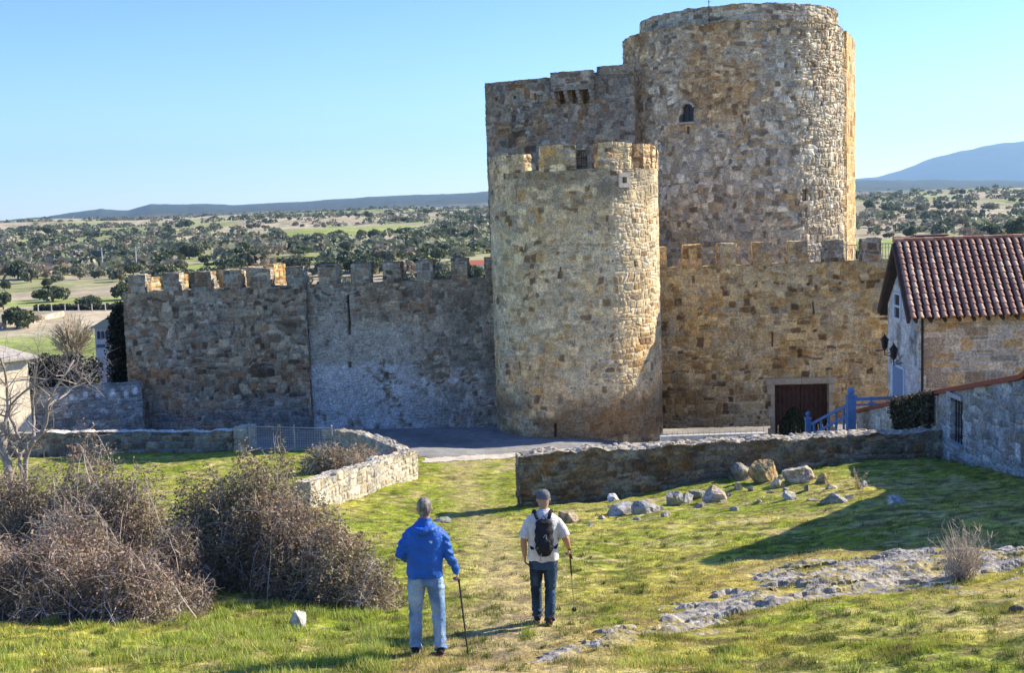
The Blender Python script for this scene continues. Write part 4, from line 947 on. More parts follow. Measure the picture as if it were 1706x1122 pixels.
# ---- rock outcrop
xs = np.arange(-.6, 13.5, .034); ys = np.arange(11.2, 22.5, .034); X, Y = np.meshgrid(xs, ys)
rm, rt = rockmask(X, Y); Z = rockz(X, Y)
Z = np.where(rm < -.3, H(X, Y)-.2, Z); a, b, c3 = strat(X, Y)
g1 = fbm(X*4, Y*4, 211); g2 = fbm(X*1.1, Y*1.4, 213); g3 = fbm(X*14, Y*14, 215, 3)
C = lerp(np.broadcast_to(np.array([.29, .27, .235]), X.shape+(3,)), np.array([.41, .385, .34]), sstep(.45, .62, g1)[..., None])
C = lerp(C, np.array([.16, .15, .13]), (sstep(.54, .66, c3*.6+g3*.4)*.7)[..., None])
C = lerp(C, np.array([.30, .24, .05]), (sstep(.50, .58, g2*.25+g3*.35+g1*.4)*.75)[..., None])
C = lerp(C, np.array([.20, .19, .035]), (sstep(.1, -.1, rm)*.7)[..., None])
idx = np.arange(X.size).reshape(X.shape); q = np.stack([idx[:-1, :-1], idx[:-1, 1:], idx[1:, 1:], idx[1:, :-1]], -1)
keep = (rm > -.35); k = keep[:-1, :-1] & keep[1:, :-1] & keep[1:, 1:] & keep[:-1, 1:]
q = q[k].reshape(-1, 4); us, inv = np.unique(q, return_inverse=True)
ro = add('rock_outcrop', np_mesh('rock_outcrop', np.stack([X, Y, Z], -1).reshape(-1, 3)[us], inv.reshape(-1, 4), C.reshape(-1, 3)[us], smooth=False), M['rock'])
tag(ro, 'flat grey lichen-covered bedrock slab breaking through the grass at the lower right', 'rock')

# ---- boulders
def boulder(px, py, w, h, label, seed, dep=None, col=(.40, .37, .31), sharp=.5, tilt=0, lab2=None):
    p = G(px, py); s = p[1]/F_PX; rx = w*s/2*1.08; rz = h*s*.78; ry = (dep or (rx+rz)/2)
    bm = bmesh.new(); bmesh.ops.create_icosphere(bm, subdivisions=5, radius=1)
    V = np.array([v.co[:] for v in bm.verts]); T = np.array([[v.index for v in f.verts] for f in bm.faces]); bm.free()
    rg = np.random.default_rng(seed)
    for k in range(14):
        n = rg.normal(size=3); n /= np.linalg.norm(n); d = rg.uniform(.42, .80)
        over = np.maximum(V@n-d, 0); V = V-n*(over*.96)[:, None]
    V = V*(1+.16*(vn3(V[:, 0]*2+seed, V[:, 1]*2, V[:, 2]*2, seed)-.5)[:, None]+.10*(vn3(V[:, 0]*6+seed, V[:, 1]*6, V[:, 2]*6, seed+1)-.5)[:, None]+.05*(vn3(V[:, 0]*17+seed, V[:, 1]*17, V[:, 2]*17, seed+2)-.5)[:, None])
    V = V*[rx, ry, rz]; ca, sa_ = math.cos(tilt), math.sin(tilt)
    V = np.stack([V[:, 0]*ca-V[:, 2]*sa_, V[:, 1], V[:, 0]*sa_+V[:, 2]*ca], 1)
    c = np.array(col)*(.75+.5*vn3(V[:, 0]*5, V[:, 1]*5, V[:, 2]*5, seed+3))[:, None]
    li = sstep(.6, .72, vn3(V[:, 0]*4, V[:, 1]*4, V[:, 2]*4, seed+5))[:, None]; c = lerp(c, np.array([.30, .25, .08]), li*.6); c = lerp(c, np.array([.10, .10, .07]), sstep(.58, .7, vn3(V[:, 0]*9, V[:, 1]*9, V[:, 2]*9, seed+6))[:, None]*.5)
    V = V+np.array([p[0], p[1]+ry*.4, p[2]+rz*.08])
    return tag(add('boulder', np_mesh('boulder', V, T, c, smooth=False), M['rock']), label, 'boulder', 'boulders lying along the broken wall')
B = [(944, 872, 42, 30, 'pinkish boulder in the grass just right of the capped walker\'s head', 1, (.46, .36, .27)),
     (1040, 858, 62, 30, 'broad grey boulder, leftmost of the row along the broken wall', 2, (.36, .35, .33)),
     (1082, 855, 56, 32, 'grey boulder touching the broad one, second in the row along the wall', 3, (.34, .33, .31)),
     (1020, 836, 24, 20, 'small white stone tucked against the foot of the broken wall', 4, (.62, .62, .60)),
     (1122, 843, 40, 28, 'low dark grey boulder in the middle of the row along the wall', 5, (.28, .28, .27)),
     (1144, 838, 30, 26, 'roundish mottled stone standing behind the row between darker boulders', 6, (.40, .40, .38)),
     (1187, 838, 48, 34, 'pinkish rounded boulder at the right end of the row', 7, (.47, .38, .29)),
     (1162, 832, 30, 26, 'blue-grey stone leaning on the pinkish rounded boulder', 8, (.38, .39, .39)),
     (1275, 803, 50, 44, 'tall ochre angular boulder, the biggest in the heap against the wall', 9, (.44, .31, .15)),
     (1332, 804, 56, 32, 'pale wedge-shaped stone sloping right beside the tall ochre boulder', 10, (.52, .44, .32)),
     (1371, 806, 28, 30, 'small upright orange stone at the right end of the heap', 11, (.50, .32, .13)),
     (1240, 800, 44, 36, 'dark shaded boulder behind the tall ochre one', 12, (.25, .24, .21)),
     (1298, 812, 30, 24, 'squat beige stone at the foot of the tall ochre boulder', 13, (.50, .43, .33)),
     (1318, 832, 26, 18, 'small grey stone lying in the sunny grass below the heap', 14, (.40, .40, .40)),
     (1395, 838, 52, 18, 'flat pale slab on the edge of the big shadow', 15, (.50, .50, .50)),
     (1494, 840, 44, 24, 'blue-white stone alone in the shaded grass', 16, (.52, .55, .58)),
     (1232, 818, 20, 16, 'small tan stone between the row and the heap', 17, (.46, .40, .30)),
     (498, 1048, 30, 46, 'upright white stone at the foot of the brambles', 18, (.42, .40, .34)),
     (1440, 812, 16, 14, 'little grey stone beside the dead twigs in the shadow', 19, (.42, .44, .46)),
     (1694, 1022, 34, 16, 'dark flat stone at the right edge of the foreground', 20, (.16, .13, .12)),
     (735, 872, 40, 10, 'grey stone lying in the shadow of the wall end', 21, (.26, .28, .24)),
     (1004, 775, 1, 1, None, 0, None)]
for b in B:
    if b[4]: o = boulder(b[0], b[1], b[2], b[3], b[4], b[5], col=b[6])

rgb_ = np.random.default_rng(77)
for k, (px, py) in enumerate([(1003, 866), (1060, 868), (1100, 851), (1108, 862), (1130, 826), (1168, 846), (1206, 838), (1215, 828), (1252, 818), (1285, 822), (1310, 818), (1345, 818), (1385, 815), (1355, 836), (1265, 838), (1225, 852), (985, 878), (1420, 832), (1300, 800), (1352, 800)]):
    o = boulder(px, py, rgb_.uniform(12, 24), rgb_.uniform(7, 14), 'small loose stone in the grass between the boulders and the broken wall', 100+k, col=tuple(np.array([.42, .38, .31])*rgb_.uniform(.75, 1.2)))
    o.name = 'loose_stone'; o['category'] = 'stone'; o['group'] = 'small loose stones under the broken wall'
# ---- far mountain, blue of the haze put into its base colour
n = 260; pxs = np.linspace(1150, 2700, n); e = np.interp(pxs, [1150, 1350, 1430, 1470, 1520, 1560, 1600, 1650, 1706, 1800, 2000, 2300, 2700], [10, 22, 33, 36, 49, 62, 72, 80, 88, 98, 118, 90, 20])
X0 = (pxs-CX)/F_PX; tt = np.linspace(0, 1, 60)[:, None]
Yv = 8200+tt*2600; El = (e[None]/F_PX*10800)*(sstep(0, 1, tt)); Xv = X0[None]*Yv
Zv = El*(1+.10*(fbm(Xv/420., Yv/500., 301)-.5))+(fbm(Xv/150., Yv/200., 305)-.5)*26*tt-60*(1-tt)
idx = np.arange(Xv.size).reshape(Zv.shape); q = np.stack([idx[:-1, :-1], idx[:-1, 1:], idx[1:, 1:], idx[1:, :-1]], -1).reshape(-1, 4)
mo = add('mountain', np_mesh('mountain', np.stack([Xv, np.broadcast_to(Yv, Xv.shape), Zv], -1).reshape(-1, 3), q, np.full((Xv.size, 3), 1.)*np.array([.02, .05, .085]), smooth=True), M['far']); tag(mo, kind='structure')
# ================================================================== VEGETATION
def quads_at(P0, size, cols, rg, stretch=1.6, up=.3):
    """one small randomly turned leaf quad per point"""
    n = len(P0); a = rg.normal(size=(n, 3)); a[:, 2] *= (1-up); a /= np.linalg.norm(a, axis=1)[:, None]
    b = np.cross(a, rg.normal(size=(n, 3))); b /= np.linalg.norm(b, axis=1)[:, None]
    s = (np.broadcast_to(size, n)*rg.uniform(.6, 1.3, n))[:, None]
    V = np.stack([P0-a*s*stretch/2, P0+b*s/2, P0+a*s*stretch/2, P0-b*s/2], 1).reshape(-1, 3)
    return V, np.arange(n*4).reshape(n, 4), np.repeat(cols, 4, axis=0)
def stems_mesh(S, Rr, C, sides=3):
    """S (n,k,3) polylines, Rr (n,k) radii, C (n,3)"""
    n, k, _ = S.shape; T = np.gradient(S, axis=1); T /= np.linalg.norm(T, axis=2)[..., None]+1e-9
    ref = np.array([.37, .61, .70]); e = np.cross(T, ref); e /= np.linalg.norm(e, axis=2)[..., None]+1e-9; f = np.cross(T, e)
    V = np.stack([S+(e*math.cos(2*math.pi*j/sides)+f*math.sin(2*math.pi*j/sides))*Rr[..., None] for j in range(sides)], 2)
    idx = np.arange(n*k*sides).reshape(n, k, sides); q = []
    for j in range(sides):
        j2 = (j+1) % sides; q.append(np.stack([idx[:, :-1, j], idx[:, :-1, j2], idx[:, 1:, j2], idx[:, 1:, j]], -1).reshape(-1, 4))
    return V.reshape(-1, 3), np.concatenate(q), np.repeat(C, k*sides, axis=0)
def pick(rg, pal, w, n):
    pal = np.array(pal); return pal[rg.choice(len(pal), n, p=np.array(w)/sum(w))]*rg.uniform(.7, 1.3, (n, 1))
# ---------------- bramble thickets
def thicket(name, label, cat, blobs, nst, nlf, seed, lpal, lw, tpal, tw, leaf=.032, group=None, rad=.0045, nfine=0):
    """blobs: (x, y, rx, ry, h) domes standing on the ground"""
    rg = np.random.default_rng(seed); bl = np.array(blobs, float); vol = bl[:, 2]*bl[:, 3]*bl[:, 4]; wts = vol/vol.sum()
    def spt(n, rmin):
        i = rg.choice(len(bl), n, p=wts); d = rg.normal(size=(n, 3)); d[:, 2] = np.abs(d[:, 2]); d /= np.linalg.norm(d, axis=1)[:, None]
        r = rg.uniform(rmin**2, 1, n)**.5
        lump = .80+.42*vn3(d[:, 0]*2.3+i*7, d[:, 1]*2.3, d[:, 2]*2.3, seed)+.22*(vn3(d[:, 0]*6+i*7, d[:, 1]*6, d[:, 2]*6, seed+1)-.5)
        q = d*(r*lump)[:, None]; return bl[i, :2]+q[:, :2]*bl[i, 2:4], q[:, 2]*bl[i, 4], i
    base = empty(name, (bl[0, 0], bl[0, 1], Hs(bl[0, 0], bl[0, 1])), label, cat, group)
    xy, z, i = spt(nst, .5); n = nst; k = 8; t = np.linspace(0, 1, k)[None, :, None]
    root = bl[i, :2]+rg.normal(size=(n, 2))*bl[i, 2:4]*.38; rz = H(root[:, 0], root[:, 1]); ez = H(xy[:, 0], xy[:, 1])+z
    A = np.concatenate([root, rz[:, None]-.03], 1)[:, None]; E = np.concatenate([xy, ez[:, None]], 1)[:, None]
    mid = (A+E)/2; mid[:, :, 2] = np.maximum(A[..., 2], E[..., 2])+rg.uniform(.0, .25, (n, 1)); mid[:, 0, :2] += rg.normal(size=(n, 2))*.18
    S = A*(1-t)**2+2*mid*t*(1-t)+E*t**2; S = S+rg.normal(size=S.shape)*.018*np.sin(np.pi*t*.9)
    Rr = rad*(1.5-1.1*t[..., 0])*rg.uniform(.6, 1.5, (n, 1)); C = pick(rg, tpal, tw, n)
    V, Q, CC = stems_mesh(S, Rr, C)
    # fine side twigs
    m = nfine or nst*5; ii = rg.integers(0, n, m); kk = rg.integers(2, k, m); o = S[ii, kk]; dr = rg.normal(size=(m, 3)); dr[:, 2] += .35; dr /= np.linalg.norm(dr, axis=1)[:, None]
    L = rg.uniform(.08, .34, (m, 1)); t4 = np.linspace(0, 1, 4)[None, :, None]; bend = rg.normal(size=(m, 1, 3))*.05; bend[..., 2] -= .04
    S2 = o[:, None]+dr[:, None]*L[:, None]*t4+bend*t4**2; V2, Q2, C2 = stems_mesh(S2, np.full((m, 4), rad*.6)*np.array([1, .85, .6, .3]), pick(rg, tpal, tw, m))
    add('stems', np_mesh('stems', np.concatenate([V, V2]), np.concatenate([Q, Q2+len(V)]), np.concatenate([CC, C2])), M['twig'], base)
    if nlf:
        a = nlf//2; jj = rg.integers(0, m, a); tp_ = S2[jj, rg.integers(1, 4, a)]+rg.normal(size=(a, 3))*.012
        xy, z, i = spt(nlf-a, .72); P2 = np.concatenate([xy, (H(xy[:, 0], xy[:, 1])+z)[:, None]], 1)
        dens = vn3(P2[:, 0]*2.2, P2[:, 1]*2.2, P2[:, 2]*2.2, seed+9); P2 = P2[dens > .38]
        Pp = np.concatenate([tp_, P2]); cc = pick(rg, lpal, lw, len(Pp))
        patch = vn3(Pp[:, 0]*1.3, Pp[:, 1]*1.3, Pp[:, 2]*1.3, seed+12)[:, None]; cc = cc*lerp(np.array([1.10, .96, .9]), np.array([.97, 1.0, .88]), sstep(.35, .65, patch))
        V3, Q3, C3 = quads_at(Pp, leaf, cc, rg); add('leaves', np_mesh('leaves', V3, Q3, C3), M['leaf'], base)
    return base
BR = [(.28, .22, .175), (.34, .28, .225), (.19, .15, .12), (.17, .16, .08), (.25, .23, .13)]
TW = [(.54, .46, .38), (.40, .31, .245), (.62, .55, .47), (.26, .18, .14)]
def W_(px, Y): q = P(px, 900, Y); return q[0], q[1]
x1, y1 = W_(150, 20.3); x1b, y1b = W_(40, 20.5); x1c, y1c = W_(225, 20.2)
thicket('bramble_thicket', 'purple-brown bramble thicket at the far left behind the straw-coloured tangle', 'bush', [(x1, y1, 1.0, .9, 2.3), (x1b, y1b, 1.2, .9, 2.15), (x1c, y1c, .75, .7, 1.95)], 2300, 58000, 501, BR, [.35, .2, .25, .1, .1], TW, [.3, .3, .15, .25])
x2, y2 = W_(70, 16.4); x2b, y2b = W_(215, 16.2); x2c, y2c = W_(-40, 16.3); x2d, y2d = W_(310, 16.9)
thicket('bramble_tangle', 'low tangle of straw-coloured dead brambles in the lower left corner', 'bush', [(x2, y2, 1.0, .8, 1.25), (x2b, y2b, .75, .7, 1.05), (x2c, y2c, .8, .8, 1.3), (x2d, y2d, .35, .35, .5), (*W_(290, 18.2), .55, .6, 1.25), (*W_(120, 17.6), .9, .7, 1.6)], 3800, 40000, 502, BR, [.35, .15, .3, .12, .08], [(.44, .37, .30), (.30, .23, .18), (.56, .49, .41), (.22, .15, .12)], [.35, .25, .2, .2])
x3, y3 = W_(430, 19.2); x3b, y3b = W_(345, 19.6); x3c, y3c = W_(500, 18.4); x3d, y3d = W_(560, 17.7); x3e, y3e = W_(615, 17.0)
thicket('hawthorn_bush', 'large olive-brown bush with dense small leaves, left of the man in blue', 'bush', [(x3, y3, .95, .9, 2.15), (x3b, y3b, .75, .7, 1.9), (x3c, y3c, .85, .8, 1.75), (x3d, y3d, .75, .7, 1.25), (x3e, y3e, .48, .5, .75)], 2600, 72000, 503,
        [(.26, .215, .14), (.33, .275, .19), (.17, .14, .095), (.21, .21, .10), (.38, .31, .23)], [.3, .2, .2, .17, .13], TW, [.3, .3, .15, .25])
x4, y4 = W_(472, 19.9)
thicket('young_shrub', 'thin upright leafy shrub poking up in front of the wire gate', 'bush', [(x4, y4, .20, .2, 2.35), (x4+.12, y4, .15, .15, 2.1)], 60, 1500, 504, [(.16, .12, .07), (.13, .15, .06)], [.6, .4], TW, [.3, .3, .2, .2])
q = G(596, 800)
thicket('dry_weeds', 'dry grey weeds growing against the bent pale wall', 'weeds', [(q[0]-.2, q[1]+1.0, .55, .5, .95), (q[0]+.7, q[1]+1.3, .5, .4, .75), (q[0]+1.4, q[1]+2.9, .4, .4, .6)], 480, 700, 505, [(.28, .2, .13), (.2, .2, .08)], [.6, .4], [(.42, .34, .24), (.3, .22, .15), (.5, .42, .32)], [.4, .3, .3], rad=.007, leaf=.05)
q = P(560, 742, 43.5)
thicket('dry_weeds', 'pale dry bush inside the corner of the bent wall', 'weeds', [(q[0]-.3, q[1], 1.2, .7, 1.1), (q[0]+.9, q[1]+.6, .9, .7, 1.0)], 500, 2500, 506, [(.30, .23, .16), (.2, .2, .1)], [.7, .3], [(.42, .36, .28), (.3, .24, .18), (.55, .48, .38)], [.4, .3, .3], rad=.010, leaf=.06)
# leafless upright bush at the right
def spray(name, label, px, py, hpx, wpx, n, seed, pal, rad=.006, cat='bush', bow=.5):
    p = G(px, py); s = p[1]/F_PX; h = hpx*s; w = wpx*s/2; rg = np.random.default_rng(seed)
    base = empty(name, p, label, cat); k = 7; t = np.linspace(0, 1, k)[None, :, None]
    a = rg.uniform(0, 2*math.pi, n); r = rg.uniform(0, 1, n)**.6; E = np.stack([p[0]+w*r*np.cos(a), p[1]+w*r*np.sin(a), p[2]+h*rg.uniform(.35, 1.02, n)*(1-.35*r*r)], 1)
    A = np.stack([p[0]+rg.normal(size=n)*w*.22, p[1]+rg.normal(size=n)*w*.22, np.full(n, p[2]-.05)], 1); A[:, 2] = H(A[:, 0], A[:, 1])-.02
    mid = (A*.5+E*.5); mid[:, :2] += (A[:, :2]-E[:, :2])*bow*.3
    S = A[:, None]*(1-t)**2+2*mid[:, None]*t*(1-t)+E[:, None]*t**2; S += rg.normal(size=S.shape)*.008
    V, Q, C = stems_mesh(S, rad*(1.25-1.0*t[..., 0])*rg.uniform(.6, 1.3, (n, 1)), pick(rg, pal, [1]*len(pal), n))
    m = n*4; ii = rg.integers(0, n, m); kk = rg.integers(2, k, m); d = rg.normal(size=(m, 3)); d[:, 2] = np.abs(d[:, 2])+.5; d /= np.linalg.norm(d, axis=1)[:, None]
    t4 = np.linspace(0, 1, 3)[None, :, None]; S2 = S[ii, kk][:, None]+d[:, None]*(rg.uniform(.1, .32, (m, 1, 1))*h)*t4*.6
    V2, Q2, C2 = stems_mesh(S2, np.full((m, 3), rad*.5), pick(rg, pal, [1]*len(pal), m))
    add('stems', np_mesh('stems', np.concatenate([V, V2]), np.concatenate([Q, Q2+len(V)]), np.concatenate([C, C2])), M['twig'], base); return base
spray('leafless_bush', 'leafless pale bush with upright stems on the rock slab at the right', 1602, 962, 102, 110, 150, 601, [(.5, .42, .32), (.36, .28, .21), (.6, .52, .42)], rad=.0055)
spray('dead_twigs', 'small spray of dead pale twigs in the shaded grass', 1432, 815, 42, 44, 14, 602, [(.5, .42, .3), (.4, .3, .2)], rad=.011, cat='twigs')
spray('dead_weed', 'single dark dry weed at the tip of the big bush beside the man in blue', 652, 952, 50, 20, 7, 603, [(.2, .13, .1)], rad=.005, cat='weeds')

# ---------------- left bare tree
def bare_tree(name, label, paths, Y, seed, twigs=60, rad=.1, col=(.30, .27, .24), depth=3, tl=1.0):
    rg = np.random.default_rng(seed); m = MB(); tips = []
    root = P(paths[0][0][0], paths[0][0][1], Y); base = empty(name, (root[0], root[1], Hs(root[0], root[1])), label, 'tree')
    tr = MB()
    for pi_, (pth) in enumerate(paths):
        w = pth[-1]; pts = np.array([P(px, py, Y+.15*pi_*math.sin(i)) for i, (px, py) in enumerate(pth[:-1])])
        t = np.linspace(0, 1, 14); s = np.linspace(0, 1, len(pts)); q = np.stack([np.interp(t, s, pts[:, a]) for a in range(3)], 1); q += rg.normal(size=q.shape)*.015
        r = np.linspace(w, w*.35, 14)
        (tr if pi_ == 0 else m).tube(q, list(r), 9, col); tips += [(q[i], r[i]) for i in range(4, 14, 2)]
    tr.build('trunk', M['bark'], base, True); m.build('limbs', M['bark'], base, True)
    S = []; Rr = []
    cur = [(p, r) for p, r in tips]
    for lv in range(depth):
        nx = []
        for p, r in cur:
            for _ in range(2 if lv else 3):
                d = rg.normal(size=3); d[2] = abs(d[2])*.6+.25; d[1] *= .8; d /= np.linalg.norm(d); L = rg.uniform(.25, .6)*tl*(.75**lv); k = 5; t = np.linspace(0, 1, k)[:, None]
                b = rg.normal(size=3)*.12*L; q = p+d*L*t+b*t*t; S.append(q); r0 = max(min(r*.6, .02), .005)*(.7**lv); Rr.append(np.linspace(r0, r0*.4, k)); nx.append((q[-1], r0*.6)); nx.append((q[2], r0*.6)) if rg.random() < .3 else None
        cur = nx
    S = np.array(S); V, Q, C = stems_mesh(S, np.array(Rr), pick(rg, [tuple(np.array(col)*1.1), tuple(np.array(col)*.8)], [1, 1], len(S)), 4)
    add('twigs', np_mesh('twigs', V, Q, C), M['twig'], base); return base
bare_tree('bare_tree', 'leaning leafless tree with pale lichened trunk at the left edge', [
    [(28, 880), (20, 817), (10, 767), (2, 729), (-14, 690), .115], [(40, 860), (41, 780), (45, 749), (75, 714), (78, 681), (88, 653), (121, 602), .055], [(36, 790), (33, 757), (12, 742), (-5, 735), .04],
    [(45, 749), (30, 720), (14, 690), (20, 668), (60, 640), (90, 628), (130, 640), .032], [(8, 760), (10, 700), (14, 665), (8, 620), (-4, 590), .04], [(56, 738), (58, 700), (54, 660), (60, 610), (72, 590), .03], [(80, 675), (110, 655), (140, 630), (150, 640), (175, 662), .022]],
    22.2, 701, rad=.1, col=(.30, .265, .235), depth=3, tl=.85)

# ---------------- holm oaks
def oak_template(seed, kind):
    rg = np.random.default_rng(seed); nl = 11; c = rg.normal(size=(nl, 3)); c /= np.linalg.norm(c, axis=1)[:, None]; c *= rg.uniform(.35, .75, (nl, 1)); c[:, 2] = np.abs(c[:, 2])*.55
    rr = rg.uniform(.26, .48, nl); n = 1500; i = rg.integers(0, nl, n); d = rg.normal(size=(n, 3)); d /= np.linalg.norm(d, axis=1)[:, None]
    Pp = c[i]+d*(rr[i]*rg.uniform(.55, 1.05, n)**.5)[:, None]; Pp[:, 2] = Pp[:, 2]*.80+.40
    Pp = Pp[Pp[:, 2] > .03]
    pal = {'dark': [(.10, .125, .065), (.14, .16, .08), (.07, .09, .05)], 'grey': [(.21, .22, .14), (.17, .185, .115), (.26, .25, .17)], 'bare': [(.30, .24, .18), (.36, .30, .23), (.24, .19, .15)]}[kind]
    V, Q, C = quads_at(Pp, .15 if kind != 'bare' else .09, pick(rg, pal, [1, 1, 1], len(Pp)), rg, 1.3)
    cr = np_mesh('crown', V, Q, C)
    m = MB(); m.tube([[0, 0, -.25], [.03, 0, .2], [-.02, .03, .6]], [.065, .05, .03], 6, (.13, .11, .09))
    for k in range(5):
        a = rg.uniform(0, 6.28); m.tube([[0, 0, .28], [.22*math.cos(a), .22*math.sin(a), .5], [.42*math.cos(a), .42*math.sin(a), .75]], [.035, .022, .01], 5, (.13, .11, .09))
    tk = m.mesh('trunk'); return cr, tk
TPL = []
for s_, kd in ((1, 'dark'), (2, 'dark'), (3, 'dark'), (4, 'grey'), (5, 'grey'), (6, 'bare'), (7, 'dark')):
    cr, tk = oak_template(800+s_, kd); cr.materials.append(M['leaf']); tk.materials.append(M['bark']); TPL.append((cr, tk, kd))
rg = np.random.default_rng(900)
LBL = {'dark': 'dark green round-crowned holm oak scattered on the plain beyond the castle', 'grey': 'grey-green bushy oak scattered on the plain beyond the castle', 'bare': 'brownish leafless tree scattered on the plain beyond the castle'}
def oak(x, y, r, ti, label=None, group=True, hs=1.0):
    cr, tk, kd = TPL[ti]; z = Hs(x, y)
    o = empty('holm_oak' if kd != 'bare' else 'leafless_tree', (x, y, z), label or LBL[kd], 'tree', ('oaks dotted over the plain beyond the castle' if kd != 'bare' else 'leafless trees on the plain beyond the castle') if group else None)
    o.scale = (r, r, r*hs); o.rotation_euler[2] = rg.uniform(0, 6.28)
    for nm, me in (('crown', cr), ('trunk', tk)):
        c = bpy.data.objects.new(nm, me); COL.objects.link(c); c.parent = o
    return o
for (px, py, w, ti, lb, hs) in [(88, 503, 50, 0, 'dark round oak standing right of a smaller one on the green strip at the left', .75), (66, 500, 30, 1, 'small oak touching the darker round one on the green strip', .8), (82, 478, 26, 2, 'compact dark bush uphill of the pair of oaks at the left', .7),
        (28, 548, 62, 0, 'wide dark oak leaning over the green field near the cream house', .8), (6, 516, 46, 1, 'dark oak cut by the left picture edge above the green field', .9), (8, 484, 22, 2, 'small round tree at the left edge of the bare slope', 1.0), (63, 537, 20, 5, 'little reddish bush beside the wide oak', .9),
        (150, 514, 50, 2, 'long low dark bush on the green strip near the castle wall', .55), (204, 500, 44, 6, 'dark oak just behind the left end of the castle battlements', .9), (200, 470, 34, 3, 'grey-green oak above the dark one by the castle corner', .9)]:
    p = G(px, py); oak(p[0], p[1], w*p[1]/F_PX/1.9, ti, lb, True, hs*1.45)
# scatter: nearest ones as individuals
cand = []
while len(cand) < 285:
    left = rg.random() < .80; px = rg.uniform(-20, 822) if left else rg.uniform(1424, 1715); Y = 230*(1100/230.)**(rg.random()**.85)
    if left and px < 230 and Y < 300: continue
    x = (px-CX)/F_PX*Y
    d = fbm(np.array([x/70.]), np.array([Y/110.]), 905)[0]
    if rg.random() > sstep(.34, .56, d)*(.9 if left else .65)+.06: continue
    if any(((x-gx)/sx)**2+((Y-gy)/sy)**2 < .9 for (gx, gy), (sx, sy) in GREEN): continue
    cand.append((x, Y))
for x, Y in cand:
    ti = int(rg.choice([0, 1, 2, 3, 4, 5, 6], p=[.16, .16, .14, .19, .16, .07, .12])); oak(x, Y, rg.uniform(1.9, 4.2)*(1.15 if ti < 3 else .9), ti, hs=rg.uniform(.95, 1.3))
# the woodland that reads as one mass
def woodland(name, n, Ymin, Ymax, seed, full=False):
    rg = np.random.default_rng(seed); Vs = []; Cs = []; cnt = 0; bm = bmesh.new(); bmesh.ops.create_icosphere(bm, subdivisions=1, radius=1)
    v0 = np.array([v.co[:] for v in bm.verts]); f0 = np.array([[v.index for v in f.verts] for f in bm.faces]); bm.free()
    u = rg.random(n*3); Y = Ymin*(Ymax/Ymin)**u; px = rg.uniform(-500, 2300, n*3); X = (px-CX)/F_PX*Y
    d = fbm(X/90., Y/150., 907); k = rg.random(n*3) < (sstep(.40, .60, d)+.06)*np.where(px > 1300, .45, 1)*np.interp(Y, [300, 900, 3000], [.45, .75, 1.0])
    for (gx, gy), (sx, sy) in GREEN: k &= ((X-gx)/sx)**2+((Y-gy)/sy)**2 > .85
    X = X[k][:n]; Y = Y[k][:n]; m = len(X); Z = H(X, Y); r = rg.uniform(1.8, 4.6, m)*np.interp(Y, [200, 1200, 3000], [1, 1.1, 1.2])
    # each crown: a loose dome of leaf clusters
    k_ = 46; d = rg.normal(size=(m, k_, 3)); d /= np.linalg.norm(d, axis=2)[..., None]; d[..., 2] = np.abs(d[..., 2])*1.05-.12
    lob = .75+.45*vn3(d[..., 0]*1.7+np.arange(m)[:, None]*3.1, d[..., 1]*1.7, d[..., 2]*1.7, seed)
    q = d*(lob*rg.uniform(.62, 1.02, (m, k_)))[..., None]*np.array([1, 1, .8]); q[..., 2] += .25
    Pp = (np.stack([X, Y, Z], 1)[:, None]+q*r[:, None, None]).reshape(-1, 3)
    base = pick(rg, [(.14, .165, .10), (.19, .205, .125), (.26, .25, .175), (.30, .25, .19), (.10, .125, .08)], [.26, .27, .22, .1, .15], m)
    C = np.repeat(base, k_, 0)*rg.uniform(.7, 1.3, (m*k_, 1))
    Vq, Qq, Cq = quads_at(Pp, np.repeat(r, k_)*.42, C, rg, 1.2)
    return tag(add(name, np_mesh(name, Vq, Qq, Cq), M['leaf']), 'mass of scattered evergreen woodland covering the distant plain and ridges', 'woodland', kind='stuff')
woodland('distant_woodland', 5600, 330, 3000, 911)

# ---------------- conical shrubs, ivy, hedges
def leafy(name, label, cat, fn, n, size, pal, w, seed, stem=None, parts=True, group=None):
    rg = np.random.default_rng(seed); Pp = fn(rg, n); cc = pick(rg, pal, w, len(Pp)); V, Q, C = quads_at(Pp, size, cc, rg, 1.4)
    b = empty(name, (Pp[:, 0].mean(), Pp[:, 1].mean(), Pp[:, 2].min()), label, cat, group)
    add('foliage', np_mesh('foliage', V, Q, C), M['leaf'], b)
    if stem is not None: m = MB(); m.tube(stem[0], stem[1], 7, (.12, .1, .08)); m.build('trunk', M['bark'], b)
    return b
def cone_fn(x, y, z0, h, r, pw=.8):
    def fn(rg, n):
        t = rg.random(n)**1.2; a = rg.uniform(0, 6.283, n); rr = r*(np.sin(np.pi*np.clip(.25+.75*t, 0, 1)))**pw*rg.uniform(.6, 1.05, n)
        lump = .8+.4*vn3(np.cos(a)*2, np.sin(a)*2, t*6, 7); return np.stack([x+rr*lump*np.cos(a), y+rr*lump*np.sin(a), z0+h*t], 1)
    return fn
q = P(1322, 700, 57.5)
leafy('clipped_cypress', 'dark green conical shrub standing in front of the castle gate', 'shrub', cone_fn(q[0], q[1], -11.75, P(1322, 678, 57.5)[2]+11.75, .74), 5000, .07, [(.02, .035, .012), (.03, .05, .018)], [1, 1], 921, ([[q[0], q[1], -11.9], [q[0], q[1], -10.2]], [.06, .03]))
qa = P(196, 640, 63.6); qt = P(210, 508, 63.6)
